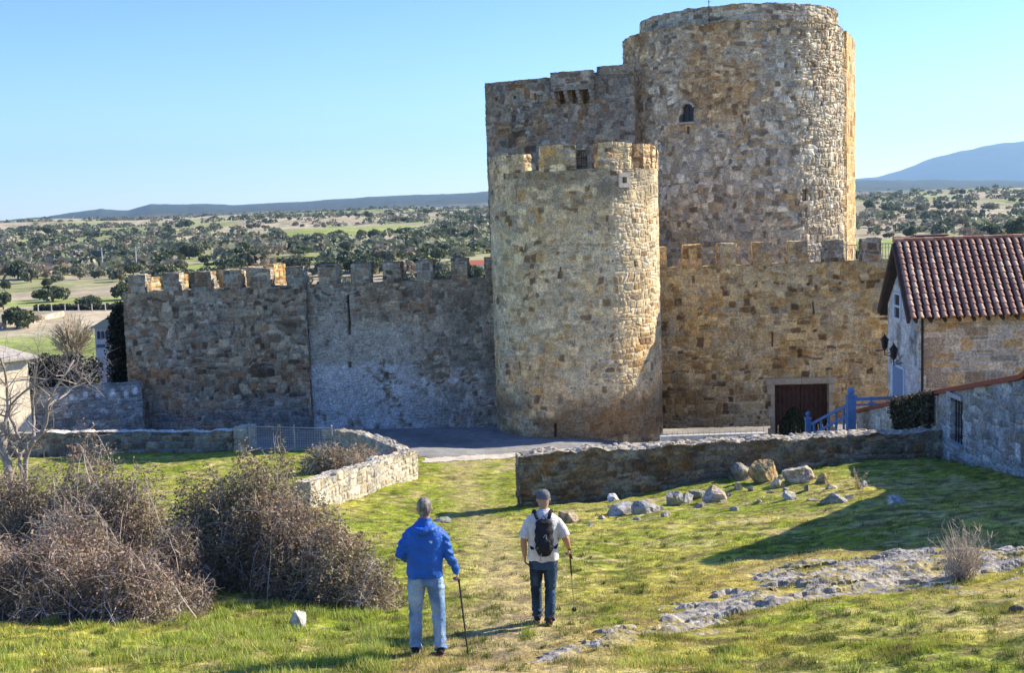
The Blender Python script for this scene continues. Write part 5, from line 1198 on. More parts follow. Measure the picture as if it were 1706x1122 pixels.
def ivy_fn(rg, n):
    t = rg.random(n); z = lerp(-10.9, qt[2], t); w_ = np.interp(t, [0, .3, .7, .9, 1], [.75, .85, .75, .55, .2]); x = P(208, 600, 63.8)[0]+rg.uniform(-1, 1, n)*w_; y = 63.9+rg.uniform(-.7, .7, n)
    return np.stack([x, y, z], 1)+rg.normal(size=(n, 3))*.08
leafy('ivy_clad_tree', 'tall black-green ivy-clad tree squeezed against the left end of the castle wall', 'tree', ivy_fn, 14000, .12, [(.018, .028, .012), (.03, .04, .018), (.012, .018, .01)], [1, 1, 1], 922, ([[qa[0]+.4, 63.9, -11], [qa[0]+.4, 63.9, -5]], [.2, .08]))
def ivy2(rg, n):
    t = rg.random(n); y = lerp(46-4.6, 38.2, t); x = np.interp(y, [38, 46], [far_[0], st_e[0]])-.1-rg.uniform(0, .22, n); zt = np.interp(y, [38, 46], [vg(38.0), vg(46.0)])
    return np.stack([x, y, zt+.08-rg.random(n)**1.1*2.6*sstep(.25, .75, vn2(y*1.1, y*0, 77))*np.clip((46-4.4-y)/1.4, .1, 1)-.0], 1)+rg.normal(size=(n, 3))*.05
leafy('ivy', 'dark ivy hanging over the stair wall below the red coping', 'climbing plant', ivy2, 6000, .09, [(.04, .05, .02), (.075, .08, .035), (.13, .10, .075)], [1, 1, 1], 923)
def hedge_fn(x0, x1, y0, y1, z0, z1):
    def fn(rg, n):
        p = np.stack([rg.uniform(x0, x1, n), rg.uniform(y0, y1, n), z0+(z1-z0)*rg.random(n)**.7], 1); top = z0+(z1-z0)*(.65+.5*vn2(p[:, 0]*1.3, p[:, 1]*1.3, 8)); return p[p[:, 2] < top]
    return fn
a = P(52, 600, 66); b = P(156, 600, 66)
leafy('garden_hedge', 'dark overgrown hedge between the cream house and the turret', 'hedge', hedge_fn(a[0], b[0], 64.5, 67.5, -11, P(100, 592, 66)[2]), 16000, .13, [(.05, .065, .04), (.10, .09, .075), (.16, .14, .13), (.03, .04, .03)], [3, 2, 1, 2], 924)
# stone boundary with fence line across the valley
for nm, (pa, pb), hh, lb, pal_ in (('field_hedge', ((58, 518), (196, 516)), 1.0, 'dark roadside hedge line with pale posts across the left fields', [(.06, .07, .05), (.1, .1, .07)]), ('field_hedge', ((340, 443), (560, 432)), 1.2, 'dark hedge line along the sunlit field seen over the left battlements', [(.06, .07, .05), (.1, .1, .07)])):
    A = G(*pa); Bq = G(*pb)
    def fn(rg, n, A=A, Bq=Bq, hh=hh):
        t = rg.random(n); x = lerp(A[0], Bq[0], t); y = lerp(A[1], Bq[1], t)+rg.normal(size=n)*.4; return np.stack([x, y, H(x, y)+rg.random(n)*hh*(.6+.6*vn2(t*60, t*0, 3))], 1)
    leafy(nm, lb, 'hedge', fn, 6000, .3, pal_, [1, 1], 925)
A = G(60, 520); Bq = G(194, 518)
for k in range(6):
    q = lerp(A, Bq, (k+.3)/6); m = MB(); z = Hs(q[0], q[1]-.8); m.box(q[0]-.08, q[0]+.08, q[1]-.88, q[1]-.72, z-.2, z+1.25, (.42, .40, .36)); m.box(q[0]-.1, q[0]+.1, q[1]-.9, q[1]-.7, z+1.253, z+1.31, (.42, .40, .36))
    tag(m.build('fence_post', M['plaster']), 'pale fence post in the row along the roadside hedge', 'post', 'fence posts by the roadside hedge')
A = G(0, 548); Bq = G(108, 527)
stone_wall('field_wall', resample([A[:2], G(60, 538)[:2], Bq[:2]], .5), .5, lambda s: np.full_like(s, -17.), lambda s: H(np.interp(s, [0, s[-1]], [A[0], Bq[0]]), np.interp(s, [0, s[-1]], [A[1], Bq[1]]))+.9, 'pale', 99, .3, None, faces='fbt')
tag(bpy.context.scene.objects[-1] if False else [o for o in COL.objects if o.name.startswith('field_wall')][-1], 'thin distant stone wall bordering the green field at the far left', 'stone wall')
# utility poles
for px, py, hp, lb in ((172, 459, 46, 'pale utility pole with crossarm standing on the left slope'), (228, 452, 40, 'pale utility pole just above the left end of the battlements')):
    p = G(px, py); s = p[1]/F_PX; t = empty('utility_pole', p, lb, 'utility pole'); m = MB(); m.tube([p-[0, 0, .5], p+[0, 0, hp*s]], [.22, .14], 7, (.5, .48, .45)); m.build('pole', M['plaster'], t)
    m = MB(); m.beam(p+[-1.2, 0, hp*s-.7], p+[1.2, 0, hp*s-.7], .16, .16, (.45, .43, .4)); m.build('crossarm', M['plaster'], t)
    m = MB(); [m.tube([p+[d, 0, hp*s-.62], p+[d, 0, hp*s-.35]], .07, 6, (.5, .5, .5)) for d in (-1, 0, 1)]; m.build('insulators', M['plaster'], t)
# pale feathery bare tree behind garden
p = G(120, 592); 
rgx = np.random.default_rng(931); n = 420; k = 6; t = np.linspace(0, 1, k)[None, :, None]; s = 92/F_PX; b0 = P(122, 596, 92)
base = empty('feathery_tree', (b0[0], 92, Hs(b0[0], 92)), 'pale feathery leafless tree in front of the green field, left of the turret', 'tree')
a_ = rgx.uniform(0, 6.28, n); r_ = rgx.random(n)**.5; E = np.stack([b0[0]+1.8*r_*np.cos(a_), 92+1.8*r_*np.sin(a_), b0[2]+.4+3.2*rgx.random(n)**.6*(1-.4*r_**2)], 1); A_ = np.stack([np.full(n, b0[0]), np.full(n, 92.), b0[2]+rgx.uniform(-.4, 1.2, n)], 1)
S = A_[:, None]*(1-t)+E[:, None]*t+rgx.normal(size=(n, k, 3))*.06; V, Q, C = stems_mesh(S, np.full((n, k), .024), pick(rgx, [(.42, .36, .26), (.34, .28, .2)], [1, 1], n)); add('branches', np_mesh('branches', V, Q, C), M['twig'], base)
m = MB(); m.tube([[b0[0], 92, Hs(b0[0], 92)-.3], [b0[0]+.05, 92, b0[2]+.9]], [.2, .08], 8, (.3, .26, .2)); m.build('trunk', M['bark'], base)

# ---------------- grass
def grass(name, n, seed, ymin, ymax, hmin, hmax, wd, label, clumps=None, tall=False):
    rg = np.random.default_rng(seed)
    if clumps is None:
        Y = (ymin**-1.2+(ymax**-1.2-ymin**-1.2)*rg.random(n))**(-1/1.2) if True else None; X = rg.uniform(-.475, .475, n)*Y
    else:
        c = np.array(clumps)[rg.integers(0, len(clumps), n)]; X = c[:, 0]+rg.normal(size=n)*c[:, 2]; Y = c[:, 1]+rg.normal(size=n)*c[:, 2]
    rm, _ = rockmask(X, Y); pd, pt = dist_poly(X, Y, PATH)
    k = (rm < -.05)
    if clumps is None: k &= rg.random(n) < np.clip(pd/.55, .12, 1); k &= rg.random(n) < .12+sstep(.34, .56, fbm(X*1.2, Y*1.2, 951))
    X = X[k]; Y = Y[k]; n = len(X); Z = H(X, Y)
    cl = fbm(X*2.2, Y*2.2, 953); hgt = rg.uniform(hmin, hmax, n)*(.5+1.1*sstep(.35, .7, cl) if not tall else 1)
    a = rg.uniform(0, 6.28, n); w = wd*rg.uniform(.6, 1.4, n)*np.interp(Y, [12, 30], [1, 1.8]); lx = rg.normal(size=n)*.4*hgt; ly = rg.normal(size=n)*.4*hgt
    V = np.stack([np.stack([X-w*np.cos(a)/2, Y-w*np.sin(a)/2, Z-.01], 1), np.stack([X+w*np.cos(a)/2, Y+w*np.sin(a)/2, Z-.01], 1), np.stack([X+lx, Y+ly, Z+hgt], 1)], 1).reshape(-1, 3)
    gc, _ = ground_color(X, Y); C = gc*rg.uniform(.95, 1.65, (n, 1))*np.array([1.0, 1.02, .95]); st = rg.random(n) < .16; C[st] = np.array([.42, .36, .16])*rg.uniform(.7, 1.2, (st.sum(), 1))
    if tall == 'dark': C = pick(rg, [(.14, .20, .03), (.20, .25, .05), (.10, .14, .03), (.30, .26, .12)], [.35, .3, .2, .15], n)
    elif tall: C = pick(rg, [(.34, .44, .06), (.48, .54, .11), (.20, .29, .04), (.58, .52, .24)], [.35, .3, .15, .2], n)
    return tag(add(name, np_mesh(name, V, np.arange(n*3).reshape(n, 3), np.repeat(C, 3, 0)), M['grass']), label, 'grass', kind='stuff')
grass('pasture_grass', 420000, 961, 11.5, 46, .015, .042, .010, 'short sunlit pasture grass covering the slope')
cl = []
rgc = np.random.default_rng(970)
for _ in range(80):
    p = G(rgc.uniform(-20, 640), rgc.uniform(1050, 1135)); cl.append((p[0], p[1], rgc.uniform(.05, .16)))
for _ in range(60):
    p = G(rgc.uniform(-20, 650), rgc.uniform(1005, 1060)); cl.append((p[0], p[1], rgc.uniform(.04, .12)))
for px, py, r in [(1050, 1112, .12), (1075, 1098, .1), (1100, 1110, .1), (1140, 1106, .1), (1210, 1102, .12), (1235, 1092, .08), (1190, 1118, .12), (1420, 1120, .1), (40, 1085, .2), (130, 1080, .15), (560, 1010, .12), (600, 1030, .1), (520, 960, .15), (1560, 985, .16), (1620, 975, .2), (1680, 960, .14), (430, 1040, .15), (880, 1060, .05)]:
    p = G(px, py); cl.append((p[0], p[1], r))
cl2 = []
for _ in range(900):
    p = G(rgc.uniform(-20, 1726), 850+272*rgc.random()**.8); cl2.append((p[0], p[1], rgc.uniform(.02, .07)))
grass('grass_tufts', 30000, 963, 11, 24, .03, .085, .009, 'small darker grass tufts dotted over the pasture', clumps=cl2, tall='dark')
grass('tall_grass', 24000, 962, 11, 20, .04, .13, .010, 'longer weedy grass in tufts along the foot of the brambles and in the foreground', clumps=cl, tall=True)
# ================================================================== PEOPLE
def remesh(mb, voxel, smooth=3):
    me = mb.mesh('tmp'); o = bpy.data.objects.new('tmp', me); COL.objects.link(o)
    r = o.modifiers.new('r', 'REMESH'); r.mode = 'VOXEL'; r.voxel_size = voxel
    s = o.modifiers.new('s', 'SMOOTH'); s.factor = .5; s.iterations = smooth
    dg = bpy.context.evaluated_depsgraph_get(); dg.update(); ev = o.evaluated_get(dg); m2 = ev.to_mesh()
    V = np.empty(len(m2.vertices)*3, np.float32); m2.vertices.foreach_get('co', V); V = V.reshape(-1, 3).astype(float)
    N = np.empty(len(m2.vertices)*3, np.float32); m2.vertices.foreach_get('normal', N); N = N.reshape(-1, 3).astype(float)
    lt_ = np.empty(len(m2.polygons), np.int32); m2.polygons.foreach_get('loop_total', lt_); vi = np.empty(len(m2.loops), np.int32); m2.loops.foreach_get('vertex_index', vi)
    st = np.concatenate([[0], np.cumsum(lt_)[:-1]]); q = vi[st[lt_ == 4][:, None]+np.arange(4)]; t = vi[st[lt_ == 3][:, None]+np.arange(3)]
    ev.to_mesh_clear(); bpy.data.objects.remove(o); bpy.data.meshes.remove(me)
    return V, N, [a for a in (q, t) if len(a)]
def finish(name, mb, voxel, mat_, parent, base, colf, smooth=3, wr=None):
    V, N, Qs = remesh(mb, voxel, smooth)
    if wr: V = V+N*wr(V)[:, None]
    C = colf(V); return add(name, np_mesh(name, V+np.asarray(base), Qs, C, smooth=True), mat_, parent)
def const(c, var=.06, seed=1):
    def f(V): return np.array(c)*(1+var*(vn3(V[:, 0]*9, V[:, 1]*9, V[:, 2]*9, seed)-.5)*2)[:, None]
    return f
def hand(mb, w, d, fw, side, curl=.5):
    """w wrist, d finger direction, fw direction the palm faces, side +1/-1 thumb side along cross"""
    w = np.asarray(w, float); d = np.asarray(d, float)/np.linalg.norm(d); fw = np.asarray(fw, float); fw -= d*(fw@d); fw /= np.linalg.norm(fw); s = np.cross(d, fw)*side
    mb.tube([w, w+d*.04, w+d*.085], [(.026, .016), (.038, .015), (.036, .013)], 10, ref=s)
    for i, (o, L) in enumerate(((.028, .068), (.0095, .077), (-.0095, .072), (-.027, .056))):
        b = w+d*.08+s*o; c1 = math.cos(curl); s1 = math.sin(curl); d1 = d*c1+fw*s1; d2 = d*math.cos(curl*2.2)+fw*math.sin(curl*2.2)
        mb.tube([b-d*.01, b+d1*L*.45, b+d1*L*.45+d2*L*.3, b+d1*L*.45+d2*L*.62], [.0095, .009, .008, .0065], 7)
    b = w+d*.025+s*.028; td = (d*.6+s*.6+fw*.5); td /= np.linalg.norm(td); mb.tube([b-s*.01, b+td*.03, b+td*.055+fw*.01], [.012, .0105, .008], 7)
def head(mb, c, face=(0, 1, 0)):
    """c: centre of the skull. face dir +y"""
    c = np.asarray(c, float)
    prof_h = [(-.118, .030, .034, .035), (-.105, .05, .055, .028), (-.075, .062, .075, .012), (-.04, .068, .088, .004), (0, .074, .094, 0), (.04, .076, .096, -.006), (.075, .068, .086, -.01), (.1, .046, .058, -.012), (.113, .018, .022, -.012)]
    mb.tube([c+[0, y, z] for z, a, b, y in prof_h], [(a, b) for z, a, b, y in prof_h], 16)
    mb.tube([c+[0, .09, .02], c+[0, .108, -.012], c+[0, .09, -.035]], [.009, .016, .012], 8)
    mb.tube([c+[-.022, .082, -.062], c+[.022, .082, -.062]], .008, 6)
    for sx in (-1, 1):
        mb.tube([c+[sx*.072, -.008, .022], c+[sx*.084, -.016, .012], c+[sx*.084, -.014, -.012], c+[sx*.074, -.004, -.03]], [(.006, .012), (.009, .02), (.009, .018), (.006, .009)], 8, ref=(1, 0, 0))
        mb.tube([c+[sx*.03, .082, .03], c+[sx*.03, .088, .02]], .012, 6)
# ---- man in blue
def man_blue():
    base = G(715, 1091); base = base.copy(); bx_, by, bz = base
    S_ = 1.0
    hc = np.array([.012, .03, 1.68])
    lf = np.array([-.15, -.03, Hs(bx_-.15, by-.03)-bz]); rf_ = np.array([.135, -.06, Hs(bx_+.135, by-.06)-bz])
    shL = np.array([-.185, .01, 1.425]); shR = np.array([.195, .01, 1.425]); elL = np.array([-.272, -.03, 1.18]); wrL = np.array([-.20, .2, 1.05])
    elR = np.array([.262, .0, 1.16]); wrR = np.array([.345, .13, .91])
    hipL = np.array([-.10, .01, .93]); hipR = np.array([.10, .01, .93]); knL = np.array([-.135, .03, .50]); knR = np.array([.125, .02, .50])
    b = MB(); head(b, hc)
    b.tube([hc+[0, -.01, -.05], hc+[0, -.02, -.14], [0, 0, 1.47]], [.056, .055, .075], 12)
    b.tube([[0, .01, .88], [0, .01, 1.0], [0, 0, 1.15], [0, 0, 1.32], [0, 0, 1.44], [0, 0, 1.5]], [(.14, .09), (.145, .095), (.135, .09), (.155, .1), (.14, .075), (.07, .06)], 16)
    for a, e, w_ in ((shL, elL, wrL), (shR, elR, wrR)): b.tube([a+[0, 0, -.02], lerp(a, e, .5), e, lerp(e, w_, .4), w_], [.045, .04, .034, .034, .026], 10)
    for a, k_, f in ((hipL, knL, lf), (hipR, knR, rf_)): b.tube([a, lerp(a, k_, .5), k_, lerp(k_, f+[0, 0, .1], .35), f+[0, 0, .1]], [.075, .066, .048, .048, .036], 12)
    for f in (lf, rf_): b.tube([f+[0, -.03, .06], f+[0, .05, .04], f+[0, .15, .03]], [(.03, .03), (.035, .025), (.03, .015)], 8)
    hand(b, wrL, [.35, .6, -.5], [.6, -.3, 0], 1, .8)
    hand(b, wrR+[0, 0, .0], [.12, .25, -1], [-.8, -.15, 0], -1, 1.0)
    def bc(V):
        c = np.broadcast_to(np.array([.42, .235, .165]), V.shape).copy(); return c*(1+.1*(vn3(V[:, 0]*30, V[:, 1]*30, V[:, 2]*30, 5)-.5)[:, None])
    body = finish('person', b, .0075, M['skin'], None, base, bc, 2); tag(body, 'man in blue hooded jacket and light jeans, seen from behind with a walking stick', 'person')
    def child(nm, mb_, vox, mt, cf, sm=3, wr=None): return finish(nm, mb_, vox, mt, body, base, cf, sm, wr)
    # hair
    h = MB(); pr = [(-.075, .052, .05, -.032), (-.055, .062, .062, -.034), (-.03, .076, .080, -.030), (.0, .084, .094, -.022), (.035, .084, .096, -.012), (.07, .079, .096, -.008), (.1, .058, .075, -.01), (.118, .026, .036, -.012)]
    h.tube([hc+[0, y, z+.004] for z, a, b_, y in pr], [(a, b_) for z, a, b_, y in pr], 16)
    def hcol(V): return lerp(np.array([.13, .11, .09]), np.array([.27, .235, .20]), sstep(.35, .65, vn3(V[:, 0]*45, V[:, 1]*45, V[:, 2]*20, 9))[:, None])
    child('hair', h, .007, M['hair'], hcol, 2, lambda V: .004*(vn3(V[:, 0]*60, V[:, 1]*60, V[:, 2]*25, 8)-.5))
    # jacket
    j = MB(); j.tube([[-.012, .0, .905], [-.012, .0, .95], [-.01, .0, 1.02], [-.005, 0, 1.15], [0, 0, 1.3], [.003, 0, 1.38], [.004, 0, 1.45], [.005, 0, 1.495], [.006, .0, 1.545]],
                     [(.205, .145), (.206, .15), (.203, .15), (.205, .148), (.224, .148), (.226, .14), (.205, .115), (.14, .095), (.085, .078)], 24)
    j.tube([shL+[.06, 0, -.02], shL+[.0, 0, -.055], lerp(shL, elL, .55), elL, lerp(elL, wrL, .5), wrL], [.07, .072, .064, .062, .057, .048], 14)
    j.tube([shR+[-.06, 0, -.02], shR+[-.0, 0, -.055], lerp(shR, elR, .55), elR, lerp(elR, wrR, .55), wrR], [.07, .072, .064, .060, .053, .045], 14)
    # stand-up collar and folded hood
    j.tube([hc+[0, -.02, -.17], hc+[0, -.02, -.125], hc+[0, -.015, -.10]], [.09, .082, .08], 18)
    j.tube([[-.12, -.075, 1.485], [-.07, -.12, 1.47], [0, -.135, 1.455], [.08, -.12, 1.47], [.13, -.075, 1.485]], [.028, .04, .048, .04, .028], 10, ref=(0, 0, 1))
    def jw(V):
        z = V[:, 2]; f = .014*(vn3(V[:, 0]*7+V[:, 2]*5, V[:, 1]*7, V[:, 2]*9, 71)-.5)+.008*(np.abs(vn3(V[:, 0]*12, V[:, 1]*12, V[:, 2]*20-V[:, 0]*10, 72)-.5)*-2)
        arm = sstep(.2, .25, np.abs(V[:, 0])); f += arm*.006*np.sin(z*75+V[:, 0]*40+4*vn3(V[:, 0]*8, V[:, 1]*8, V[:, 2]*8, 73))
        f += sstep(.97, .87, z)*.007*np.sin(V[:, 0]*42+3*vn3(V[:, 0]*6, V[:, 1]*6, z*4, 74))*(1-arm)
        seam = np.exp(-((z-1.36-.05*np.abs(V[:, 0])*2)/.006)**2)*(V[:, 1] < 0); return f-.005*seam
    def jc(V):
        c = np.broadcast_to(np.array([.010, .105, .46]), V.shape).copy(); c *= (1+.18*(vn3(V[:, 0]*5, V[:, 1]*5, V[:, 2]*5, 75)-.5))[:, None]
        cu = np.linalg.norm(V-wrR, axis=1) < .055; c[cu] = c[cu]*.6+np.array([.03, .08, .16]); return c
    child('jacket', j, .0085, M['jacket'], jc, 3, jw)
    m = MB(); 
    for a_, b_, z in ((.062, .098, 1.352), (.068, .098, 1.343), (.074, .098, 1.334)): m.beam(base+[a_, -.158, z], base+[b_, -.156, z], .004, .005, (.6, .7, .85))
    m.build('logo', M['paint'], body)
    # jeans
    t = MB(); t.tube([[-.006, .0, .82], [-.006, .0, .90], [-.006, 0, .98], [-.006, 0, 1.02]], [(.18, .125), (.185, .13), (.17, .115), (.155, .1)], 20)
    for a, k_, f in ((hipL+[-.004, 0, 0], knL, lf), (hipR+[-.008, 0, 0], knR, rf_)):
        t.tube([a+[0, 0, -.02], lerp(a, k_, .4), lerp(a, k_, .75), k_, lerp(k_, f, .4), lerp(k_, f, .75), f+[0, -.01, .075]], [(.103, .115), (.10, .11), (.085, .092), (.076, .08), (.074, .08), (.068, .078), (.07, .085)], 16)
    def tw(V):
        z = V[:, 2]; k = sstep(.3, .05, z)+.6*np.exp(-((z-.5)/.08)**2)+.5*np.exp(-((z-.8)/.06)**2)
        return .010*k*np.sin(z*70+6*vn3(V[:, 0]*9, V[:, 1]*9, z*6, 77))+.008*(vn3(V[:, 0]*14, V[:, 1]*14, z*7, 78)-.5)
    def tc_(V):
        c = lerp(np.array([.12, .22, .40]), np.array([.31, .44, .60]), sstep(.3, .7, vn3(V[:, 0]*10, V[:, 1]*10, V[:, 2]*4, 79))[:, None]); sm = (np.abs(np.abs(V[:, 0]+.006)-.175) < .006); return c
    child('jeans', t, .0085, M['cloth'], tc_, 3, tw)
    for f in (lf, rf_):
        s = MB(); s.tube([f+[0, -.075, .045], f+[0, -.04, .05], f+[0, .05, .045], f+[0, .14, .035], f+[0, .18, .028]], [(.03, .035), (.042, .045), (.046, .04), (.044, .03), (.028, .02)], 12); s.tube([f+[0, -.02, .05], f+[0, -.02, .1]], .045, 12)
        s.tube([f+[0, -.085, .012], f+[0, .0, .012], f+[0, .12, .012], f+[0, .19, .014]], [(.03, .014), (.047, .014), (.05, .014), (.028, .012)], 12)
        sh_ = child('shoe', s, .007, M['cloth'], lambda V: lerp(np.array([.03, .025, .03]), np.array([.22, .12, .10]), ((V[:, 2]-f[2]) < .024)[:, None]*1.), 2)
    # walking stick
    tip = G(780, 1093); hp = base+wrR+np.array([.01, .03, -.075])
    hp = base+wrR+np.array([.012, .035, -.075])
    dirv = (hp-tip)/np.linalg.norm(hp-tip); top = hp+dirv*.07
    w = empty('walking_stick', tip, 'dark slim walking stick in the right hand of the man in blue', 'walking stick')
    m = MB(); m.tube([tip, lerp(tip, top, .5), top], [.008, .010, .011], 8, (.035, .03, .03)); m.build('shaft', M['paint'], w)
    m = MB(); m.tube([tip-dirv*.005, tip+dirv*.05], [.012, .013], 8, (.02, .02, .02)); m.build('ferrule', M['paint'], w)
    m = MB(); m.tube([top-dirv*.13, top-dirv*.02, top+dirv*.015], [.015, .016, .012], 10, (.03, .03, .03)); m.build('grip', M['paint'], w)
man_blue()
# ---- man in white shirt
def man_white():
    base = G(909, 1044); bx_, by, bz = base
    hc = np.array([.022, .05, 1.615])
    rf_ = np.array([.05, -.03, Hs(bx_+.05, by-.03)-bz]); lf = np.array([-.095, .20, Hs(bx_-.095, by+.2)-bz+.01])
    shL = np.array([-.175, .02, 1.365]); shR = np.array([.185, .02, 1.365]); elL = np.array([-.245, -.02, 1.12]); wrL = np.array([-.235, .05, .90])
    elR = np.array([.285, -.03, 1.13]); wrR = np.array([.325, .13, .965])
    hipL = np.array([-.09, .02, .89]); hipR = np.array([.09, .01, .89]); knR = np.array([.075, .03, .47]); knL = np.array([-.10, .14, .48])
    b = MB(); head(b, hc)
    b.tube([hc+[0, -.01, -.05], hc+[0, -.02, -.14], [0, .01, 1.42]], [.056, .055, .07], 12)
    b.tube([[0, .01, .86], [0, .01, .98], [0, .01, 1.12], [0, .01, 1.28], [0, .01, 1.4], [0, .02, 1.46]], [(.14, .09), (.145, .095), (.14, .09), (.15, .095), (.13, .07), (.06, .05)], 16)
    for a, e, w_ in ((shL, elL, wrL), (shR, elR, wrR)): b.tube([a+[0, 0, -.02], lerp(a, e, .5), e, lerp(e, w_, .35), w_], [.048, .045, .040, .041, .028], 12)
    for a, k_, f in ((hipL, knL, lf), (hipR, knR, rf_)): b.tube([a, lerp(a, k_, .5), k_, lerp(k_, f+[0, 0, .1], .35), f+[0, -.02, .1]], [.072, .064, .046, .046, .034], 12)
    for f in (lf, rf_): b.tube([f+[0, -.03, .06], f+[0, .05, .04], f+[0, .15, .03]], [(.03, .03), (.035, .025), (.03, .015)], 8)
    hand(b, wrL, [.02, .12, -1], [1, 0, 0], -1, .45)
    hand(b, wrR, [.1, .3, -1], [-.8, -.15, 0], -1, 1.0)
    def bc(V): return np.broadcast_to(np.array([.46, .25, .17]), V.shape)*(1+.12*(vn3(V[:, 0]*30, V[:, 1]*30, V[:, 2]*30, 5)-.5)[:, None])
    body = finish('person', b, .0075, M['skin'], None, base, bc, 2); tag(body, 'man in pale short-sleeved shirt, dark jeans and grey cap walking towards the castle', 'person')
    def child(nm, mb_, vox, mt, cf, sm=3, wr=None): return finish(nm, mb_, vox, mt, body, base, cf, sm, wr)
    h = MB(); pr = [(-.06, .045, .04, -.055), (-.03, .064, .06, -.036), (.0, .078, .084, -.02), (.03, .082, .095, -.01)]
    h.tube([hc+[0, y, z+.004] for z, a, b_, y in pr], [(a, b_) for z, a, b_, y in pr], 16); child('hair', h, .007, M['hair'], const((.36, .34, .33), .3), 2)
    c = MB(); pr = [(.02, .086, .10, -.008), (.05, .089, .104, -.008), (.085, .082, .098, -.008), (.112, .062, .075, -.01), (.128, .026, .032, -.012)]
    c.tube([hc+[0, y, z] for z, a, b_, y in pr], [(a, b_) for z, a, b_, y in pr], 20); c.tube([hc+[0, .07, .032], hc+[0, .13, .025], hc+[0, .165, .015]], [(.075, .012), (.068, .009), (.03, .007)], 12, ref=(1, 0, 0)); c.ball(hc+[0, -.012, .13], .009)
    cp = child('cap', c, .007, M['cloth'], lambda V: lerp(np.array([.13, .135, .15]), np.array([.22, .05, .05]), (np.hypot(V[:, 0]-hc[0]-.012, (V[:, 2]-hc[2]-.045)*1.2) < .026)[:, None]*(V[:, 1] < hc[1])[:, None]*.0), 2)
    s = MB(); s.tube([[0, .01, .86], [0, .01, .92], [0, .01, 1.02], [0, .01, 1.16], [0, .01, 1.28], [0, .01, 1.35], [0, .012, 1.405], [0, .014, 1.445], [.0, .018, 1.48]], [(.20, .145), (.198, .143), (.19, .137), (.19, .135), (.21, .135), (.213, .128), (.19, .105), (.13, .09), (.075, .07)], 22)
    for a, e in ((shL, elL), (shR, elR)):
        sx = np.sign(a[0]); s.tube([a+[-sx*.06, 0, -.01], a+[sx*.0, 0, -.04], lerp(a, e, .55), lerp(a, e, .90)], [.07, .072, .070, .072], 14)
    s.tube([hc+[0, -.02, -.165], hc+[0, -.015, -.115]], [.082, .072], 16)
    def sw(V):
        z = V[:, 2]; return .012*(vn3(V[:, 0]*8, V[:, 1]*8, z*8, 81)-.5)+sstep(1.05, .85, z)*.008*np.sin(V[:, 0]*36+4*vn3(V[:, 0]*5, V[:, 1]*5, z*4, 82))
    child('shirt', s, .0085, M['cloth'], const((.66, .64, .60), .08, 83), 3, sw)
    t = MB(); t.tube([[0, .01, .75], [0, .01, .82], [0, .01, .92], [0, .01, .97]], [(.165, .12), (.172, .125), (.155, .11), (.145, .1)], 20)
    for a, k_, f in ((hipL, knL, lf), (hipR, knR, rf_)):
        t.tube([a+[0, 0, -.02], lerp(a, k_, .4), lerp(a, k_, .75), k_, lerp(k_, f, .4), lerp(k_, f, .75), f+[0, -.02, .085]], [(.094, .108), (.091, .103), (.079, .088), (.072, .076), (.07, .076), (.064, .074), (.064, .076)], 16)
    def tw(V):
        z = V[:, 2]; k = sstep(.3, .05, z)+.6*np.exp(-((z-.48)/.08)**2)+.5*np.exp(-((z-.77)/.06)**2); return .010*k*np.sin(z*70+6*vn3(V[:, 0]*9, V[:, 1]*9, z*6, 87))+.008*(vn3(V[:, 0]*14, V[:, 1]*14, z*7, 88)-.5)
    child('jeans', t, .0085, M['cloth'], lambda V: lerp(np.array([.018, .032, .06]), np.array([.045, .085, .14]), sstep(.35, .75, vn3(V[:, 0]*9, V[:, 1]*9, V[:, 2]*4, 89))[:, None]), 3, tw)
    for f in (lf, rf_):
        s = MB(); s.tube([f+[0, -.075, .05], f+[0, -.04, .055], f+[0, .05, .048], f+[0, .13, .038], f+[0, .17, .03]], [(.032, .038), (.044, .048), (.046, .042), (.044, .03), (.028, .02)], 12); s.tube([f+[0, -.02, .05], f+[0, -.02, .115]], .047, 12)
        s.tube([f+[0, -.085, .014], f+[0, .0, .014], f+[0, .12, .014], f+[0, .185, .016]], [(.032, .016), (.05, .016), (.052, .016), (.03, .013)], 12)
        child('shoe', s, .007, M['cloth'], lambda V: lerp(np.array([.055, .03, .03]), np.array([.42, .26, .18]), ((V[:, 2]-f[2]) < .03)[:, None]*1.), 2)
    # backpack
    bp = empty('backpack', base+[0, -.2, .95], 'black daypack with straps on the back of the man in the pale shirt', 'backpack')
    bk = MB(); bk.tube([[.012, -.20, .985], [.012, -.215, 1.03], [.012, -.225, 1.15], [.012, -.215, 1.28], [.012, -.20, 1.38], [.012, -.18, 1.43]], [(.075, .05), (.112, .075), (.118, .082), (.115, .075), (.10, .06), (.06, .035)], 20)
    def bw(V): return .012*(vn3(V[:, 0]*14, V[:, 1]*14, V[:, 2]*14, 91)-.5)+.006*np.sin(V[:, 2]*60)
    def bcl(V): return np.array([.018, .019, .023])*(1+.8*(vn3(V[:, 0]*12, V[:, 1]*12, V[:, 2]*12, 92)-.3))[:, None]
    bb = finish('bag_body', bk, .008, M['cloth'], bp, base, bcl, 2, bw)
    pk = MB(); pk.tube([[.012, -.275, 1.03], [.012, -.295, 1.07], [.012, -.295, 1.17], [.012, -.275, 1.2]], [(.06, .03), (.08, .038), (.078, .036), (.055, .025)], 16); finish('front_pocket', pk, .007, M['cloth'], bb, base, bcl, 2)
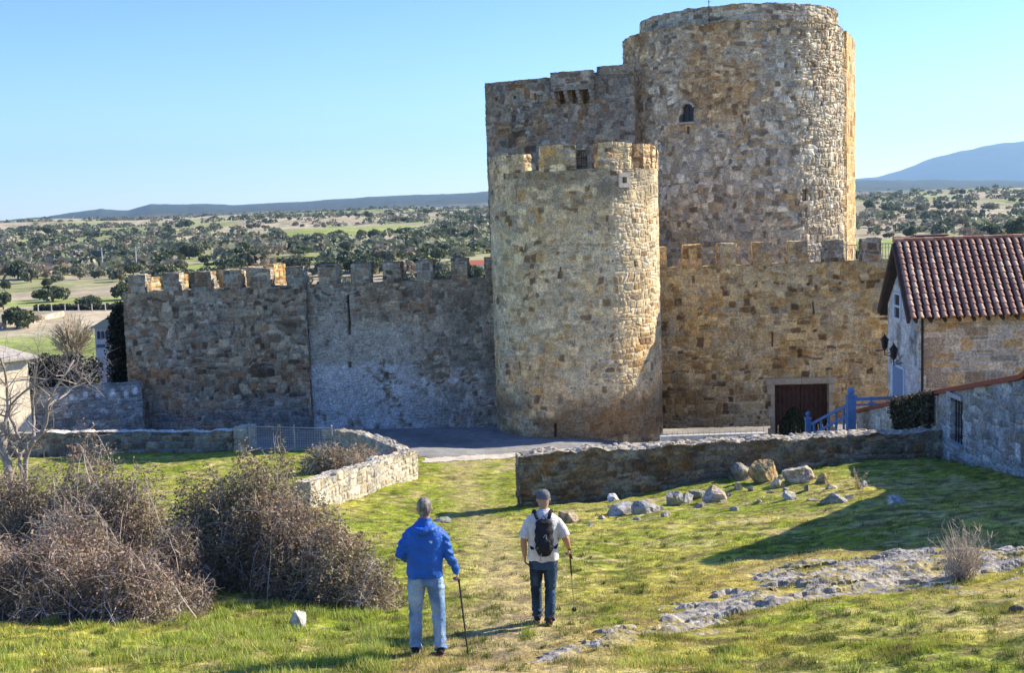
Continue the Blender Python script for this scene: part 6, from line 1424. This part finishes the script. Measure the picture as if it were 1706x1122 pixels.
    for sx in (-1, 1):
        m = MB(); pts = [[sx*.07, -.16, 1.42], [sx*.095, -.08, 1.475], [sx*.105, .03, 1.49], [sx*.125, .13, 1.40], [sx*.15, .165, 1.25], [sx*.19, .10, 1.1], [sx*.14, -.12, 1.03]]
        pts = np.array(pts)+base; pts[:, 0] += .006; m.tube(pts, [(.022, .008)]*7, 8, (.02, .02, .024)); m.build('shoulder_strap', M['cloth'], bp, True)
    m = MB(); m.tube([base+[.012-.03, -.19, 1.43], base+[.012, -.2, 1.475], base+[.012+.03, -.19, 1.43]], .007, 6, (.02, .02, .02)); m.build('haul_loop', M['cloth'], bp)
    m = MB()
    for a_, b_ in (([-.09, -.30, 1.08], [.05, -.305, 1.2]), ([.10, -.29, 1.1], [-.02, -.31, 1.19]), ([-.03, -.30, 1.02], [-.05, -.23, .91]), ([.05, -.26, 1.33], [.03, -.31, 1.18])): m.beam(base+a_, base+b_, .009, .007, (.28, .28, .29))
    m.tube([base+[.03, -.285, 1.26], base+[.0, -.292, 1.22], base+[.045, -.292, 1.2], base+[.03, -.285, 1.26]], .006, 6, (.5, .5, .5)); m.build('cord_lacing', M['paint'], bp)
    tip = G(957, 1022); hp = base+wrR+np.array([.014, .04, -.075]); dv = (hp-tip)/np.linalg.norm(hp-tip); top = hp+dv*.07
    w = empty('trekking_pole', tip, 'silver trekking pole planted by the right hand of the man in the pale shirt', 'trekking pole')
    m = MB(); m.tube([tip, lerp(tip, top, .62)], [.006, .0085], 8, (.55, .54, .52)); m.build('lower_shaft', M['galv'], w)
    m = MB(); m.tube([lerp(tip, top, .62), top], [.010, .011], 8, (.02, .02, .02)); m.build('upper_shaft', M['paint'], w)
    m = MB(); m.tube([top-dv*.14, top-dv*.02, top+dv*.02], [.015, .017, .014], 10, (.02, .02, .02)); m.build('grip', M['paint'], w)
    m = MB(); m.tube([tip+dv*.07, tip+dv*.085], [.035, .03], 12, (.03, .03, .03)); m.build('basket', M['paint'], w)
    # second pole, carried folded
    a = base+np.array([.28, .1, 1.2]); b_ = base+np.array([.40, .20, .86]); w2 = empty('folded_pole', b_, 'black shortened pole carried slanting behind the right forearm', 'trekking pole')
    m = MB(); m.tube([hp+[-.14, -.03, .30], hp+[.0, -.0, .0], hp+[.03, .01, -.09]], .011, 8, (.02, .02, .02)); m.build('shaft', M['paint'], w2)
    m = MB(); m.tube([hp+[-.15, -.03, .32], hp+[-.12, -.02, .25]], .015, 8, (.03, .03, .03)); m.build('grip', M['paint'], w2)
man_white()
# ================================================================== LIGHT, AIR, CAMERA
AZ, EL = R(22), R(31)
SUN = np.array([math.cos(AZ)*math.cos(EL), math.sin(AZ)*math.cos(EL), math.sin(EL)])
ld = bpy.data.lights.new('sun', 'SUN'); ld.energy = 4.9; ld.angle = R(.55); ld.color = (1.0, .88, .69)
lo = bpy.data.objects.new('sun', ld); COL.objects.link(lo); lo.rotation_euler = Vector((-SUN).tolist()).to_track_quat('-Z', 'Y').to_euler()
w = bpy.data.worlds.new('World'); scene.world = w; w.use_nodes = True; nt = w.node_tree; bg = nt.nodes['Background']
sk = nt.nodes.new('ShaderNodeTexSky'); sk.sky_type = 'NISHITA'; sk.sun_disc = False; sk.sun_elevation = EL; sk.sun_rotation = math.pi/2-AZ; sk.altitude = 600; sk.air_density = 1.0; sk.dust_density = .25; sk.ozone_density = 4.5
vm_ = nt.nodes.new('ShaderNodeVectorMath'); vm_.operation = 'MULTIPLY'; 
tcw = nt.nodes.new('ShaderNodeTexCoord'); sx_ = nt.nodes.new('ShaderNodeSeparateXYZ'); nt.links.new(tcw.outputs['Generated'], sx_.inputs[0])
cr_ = nt.nodes.new('ShaderNodeValToRGB'); cr_.color_ramp.elements[0].position = 0.0; cr_.color_ramp.elements[0].color = (.88, .90, .97, 1); cr_.color_ramp.elements[1].position = .22; cr_.color_ramp.elements[1].color = (.50, .66, 1.0, 1)
nt.links.new(sx_.outputs[2], cr_.inputs[0]); nt.links.new(cr_.outputs[0], vm_.inputs[1])
nt.links.new(sk.outputs[0], vm_.inputs[0]); nt.links.new(vm_.outputs[0], bg.inputs[0]); bg.inputs[1].default_value = .125
# haze
hz = bpy.data.materials.new('air'); hz.use_nodes = True; hn = hz.node_tree; hn.nodes.clear(); ho = hn.nodes.new('ShaderNodeOutputMaterial'); pv = hn.nodes.new('ShaderNodeVolumePrincipled')
pv.inputs['Color'].default_value = (.42, .70, 1.0, 1); pv.inputs['Density'].default_value = 7.5e-5; pv.inputs['Anisotropy'].default_value = .25; hn.links.new(pv.outputs[0], ho.inputs['Volume'])
m = MB(); m.box(-9500, 9500, -400, 12500, -520, 760); 
if HAZE: tag(m.build('haze', hz), 'thin blue haze of the distant air', 'haze', kind='stuff')
cam = bpy.data.cameras.new('camera'); co = bpy.data.objects.new('camera', cam); COL.objects.link(co); scene.camera = co
cam.sensor_width = 36; cam.lens = F_PX/1706*36; cam.clip_end = 60000; cam.clip_start = .125
mw = Matrix.Identity(4)
for i in range(3): mw[i][0] = RT[i]; mw[i][1] = UP[i]; mw[i][2] = -FW[i]
co.matrix_world = mw
scene.view_settings.view_transform = 'Standard'; scene.view_settings.look = 'None'; scene.view_settings.exposure = 1.1; scene.view_settings.gamma = 1
scene.cycles.volume_bounces = 0; scene.cycles.max_bounces = 6
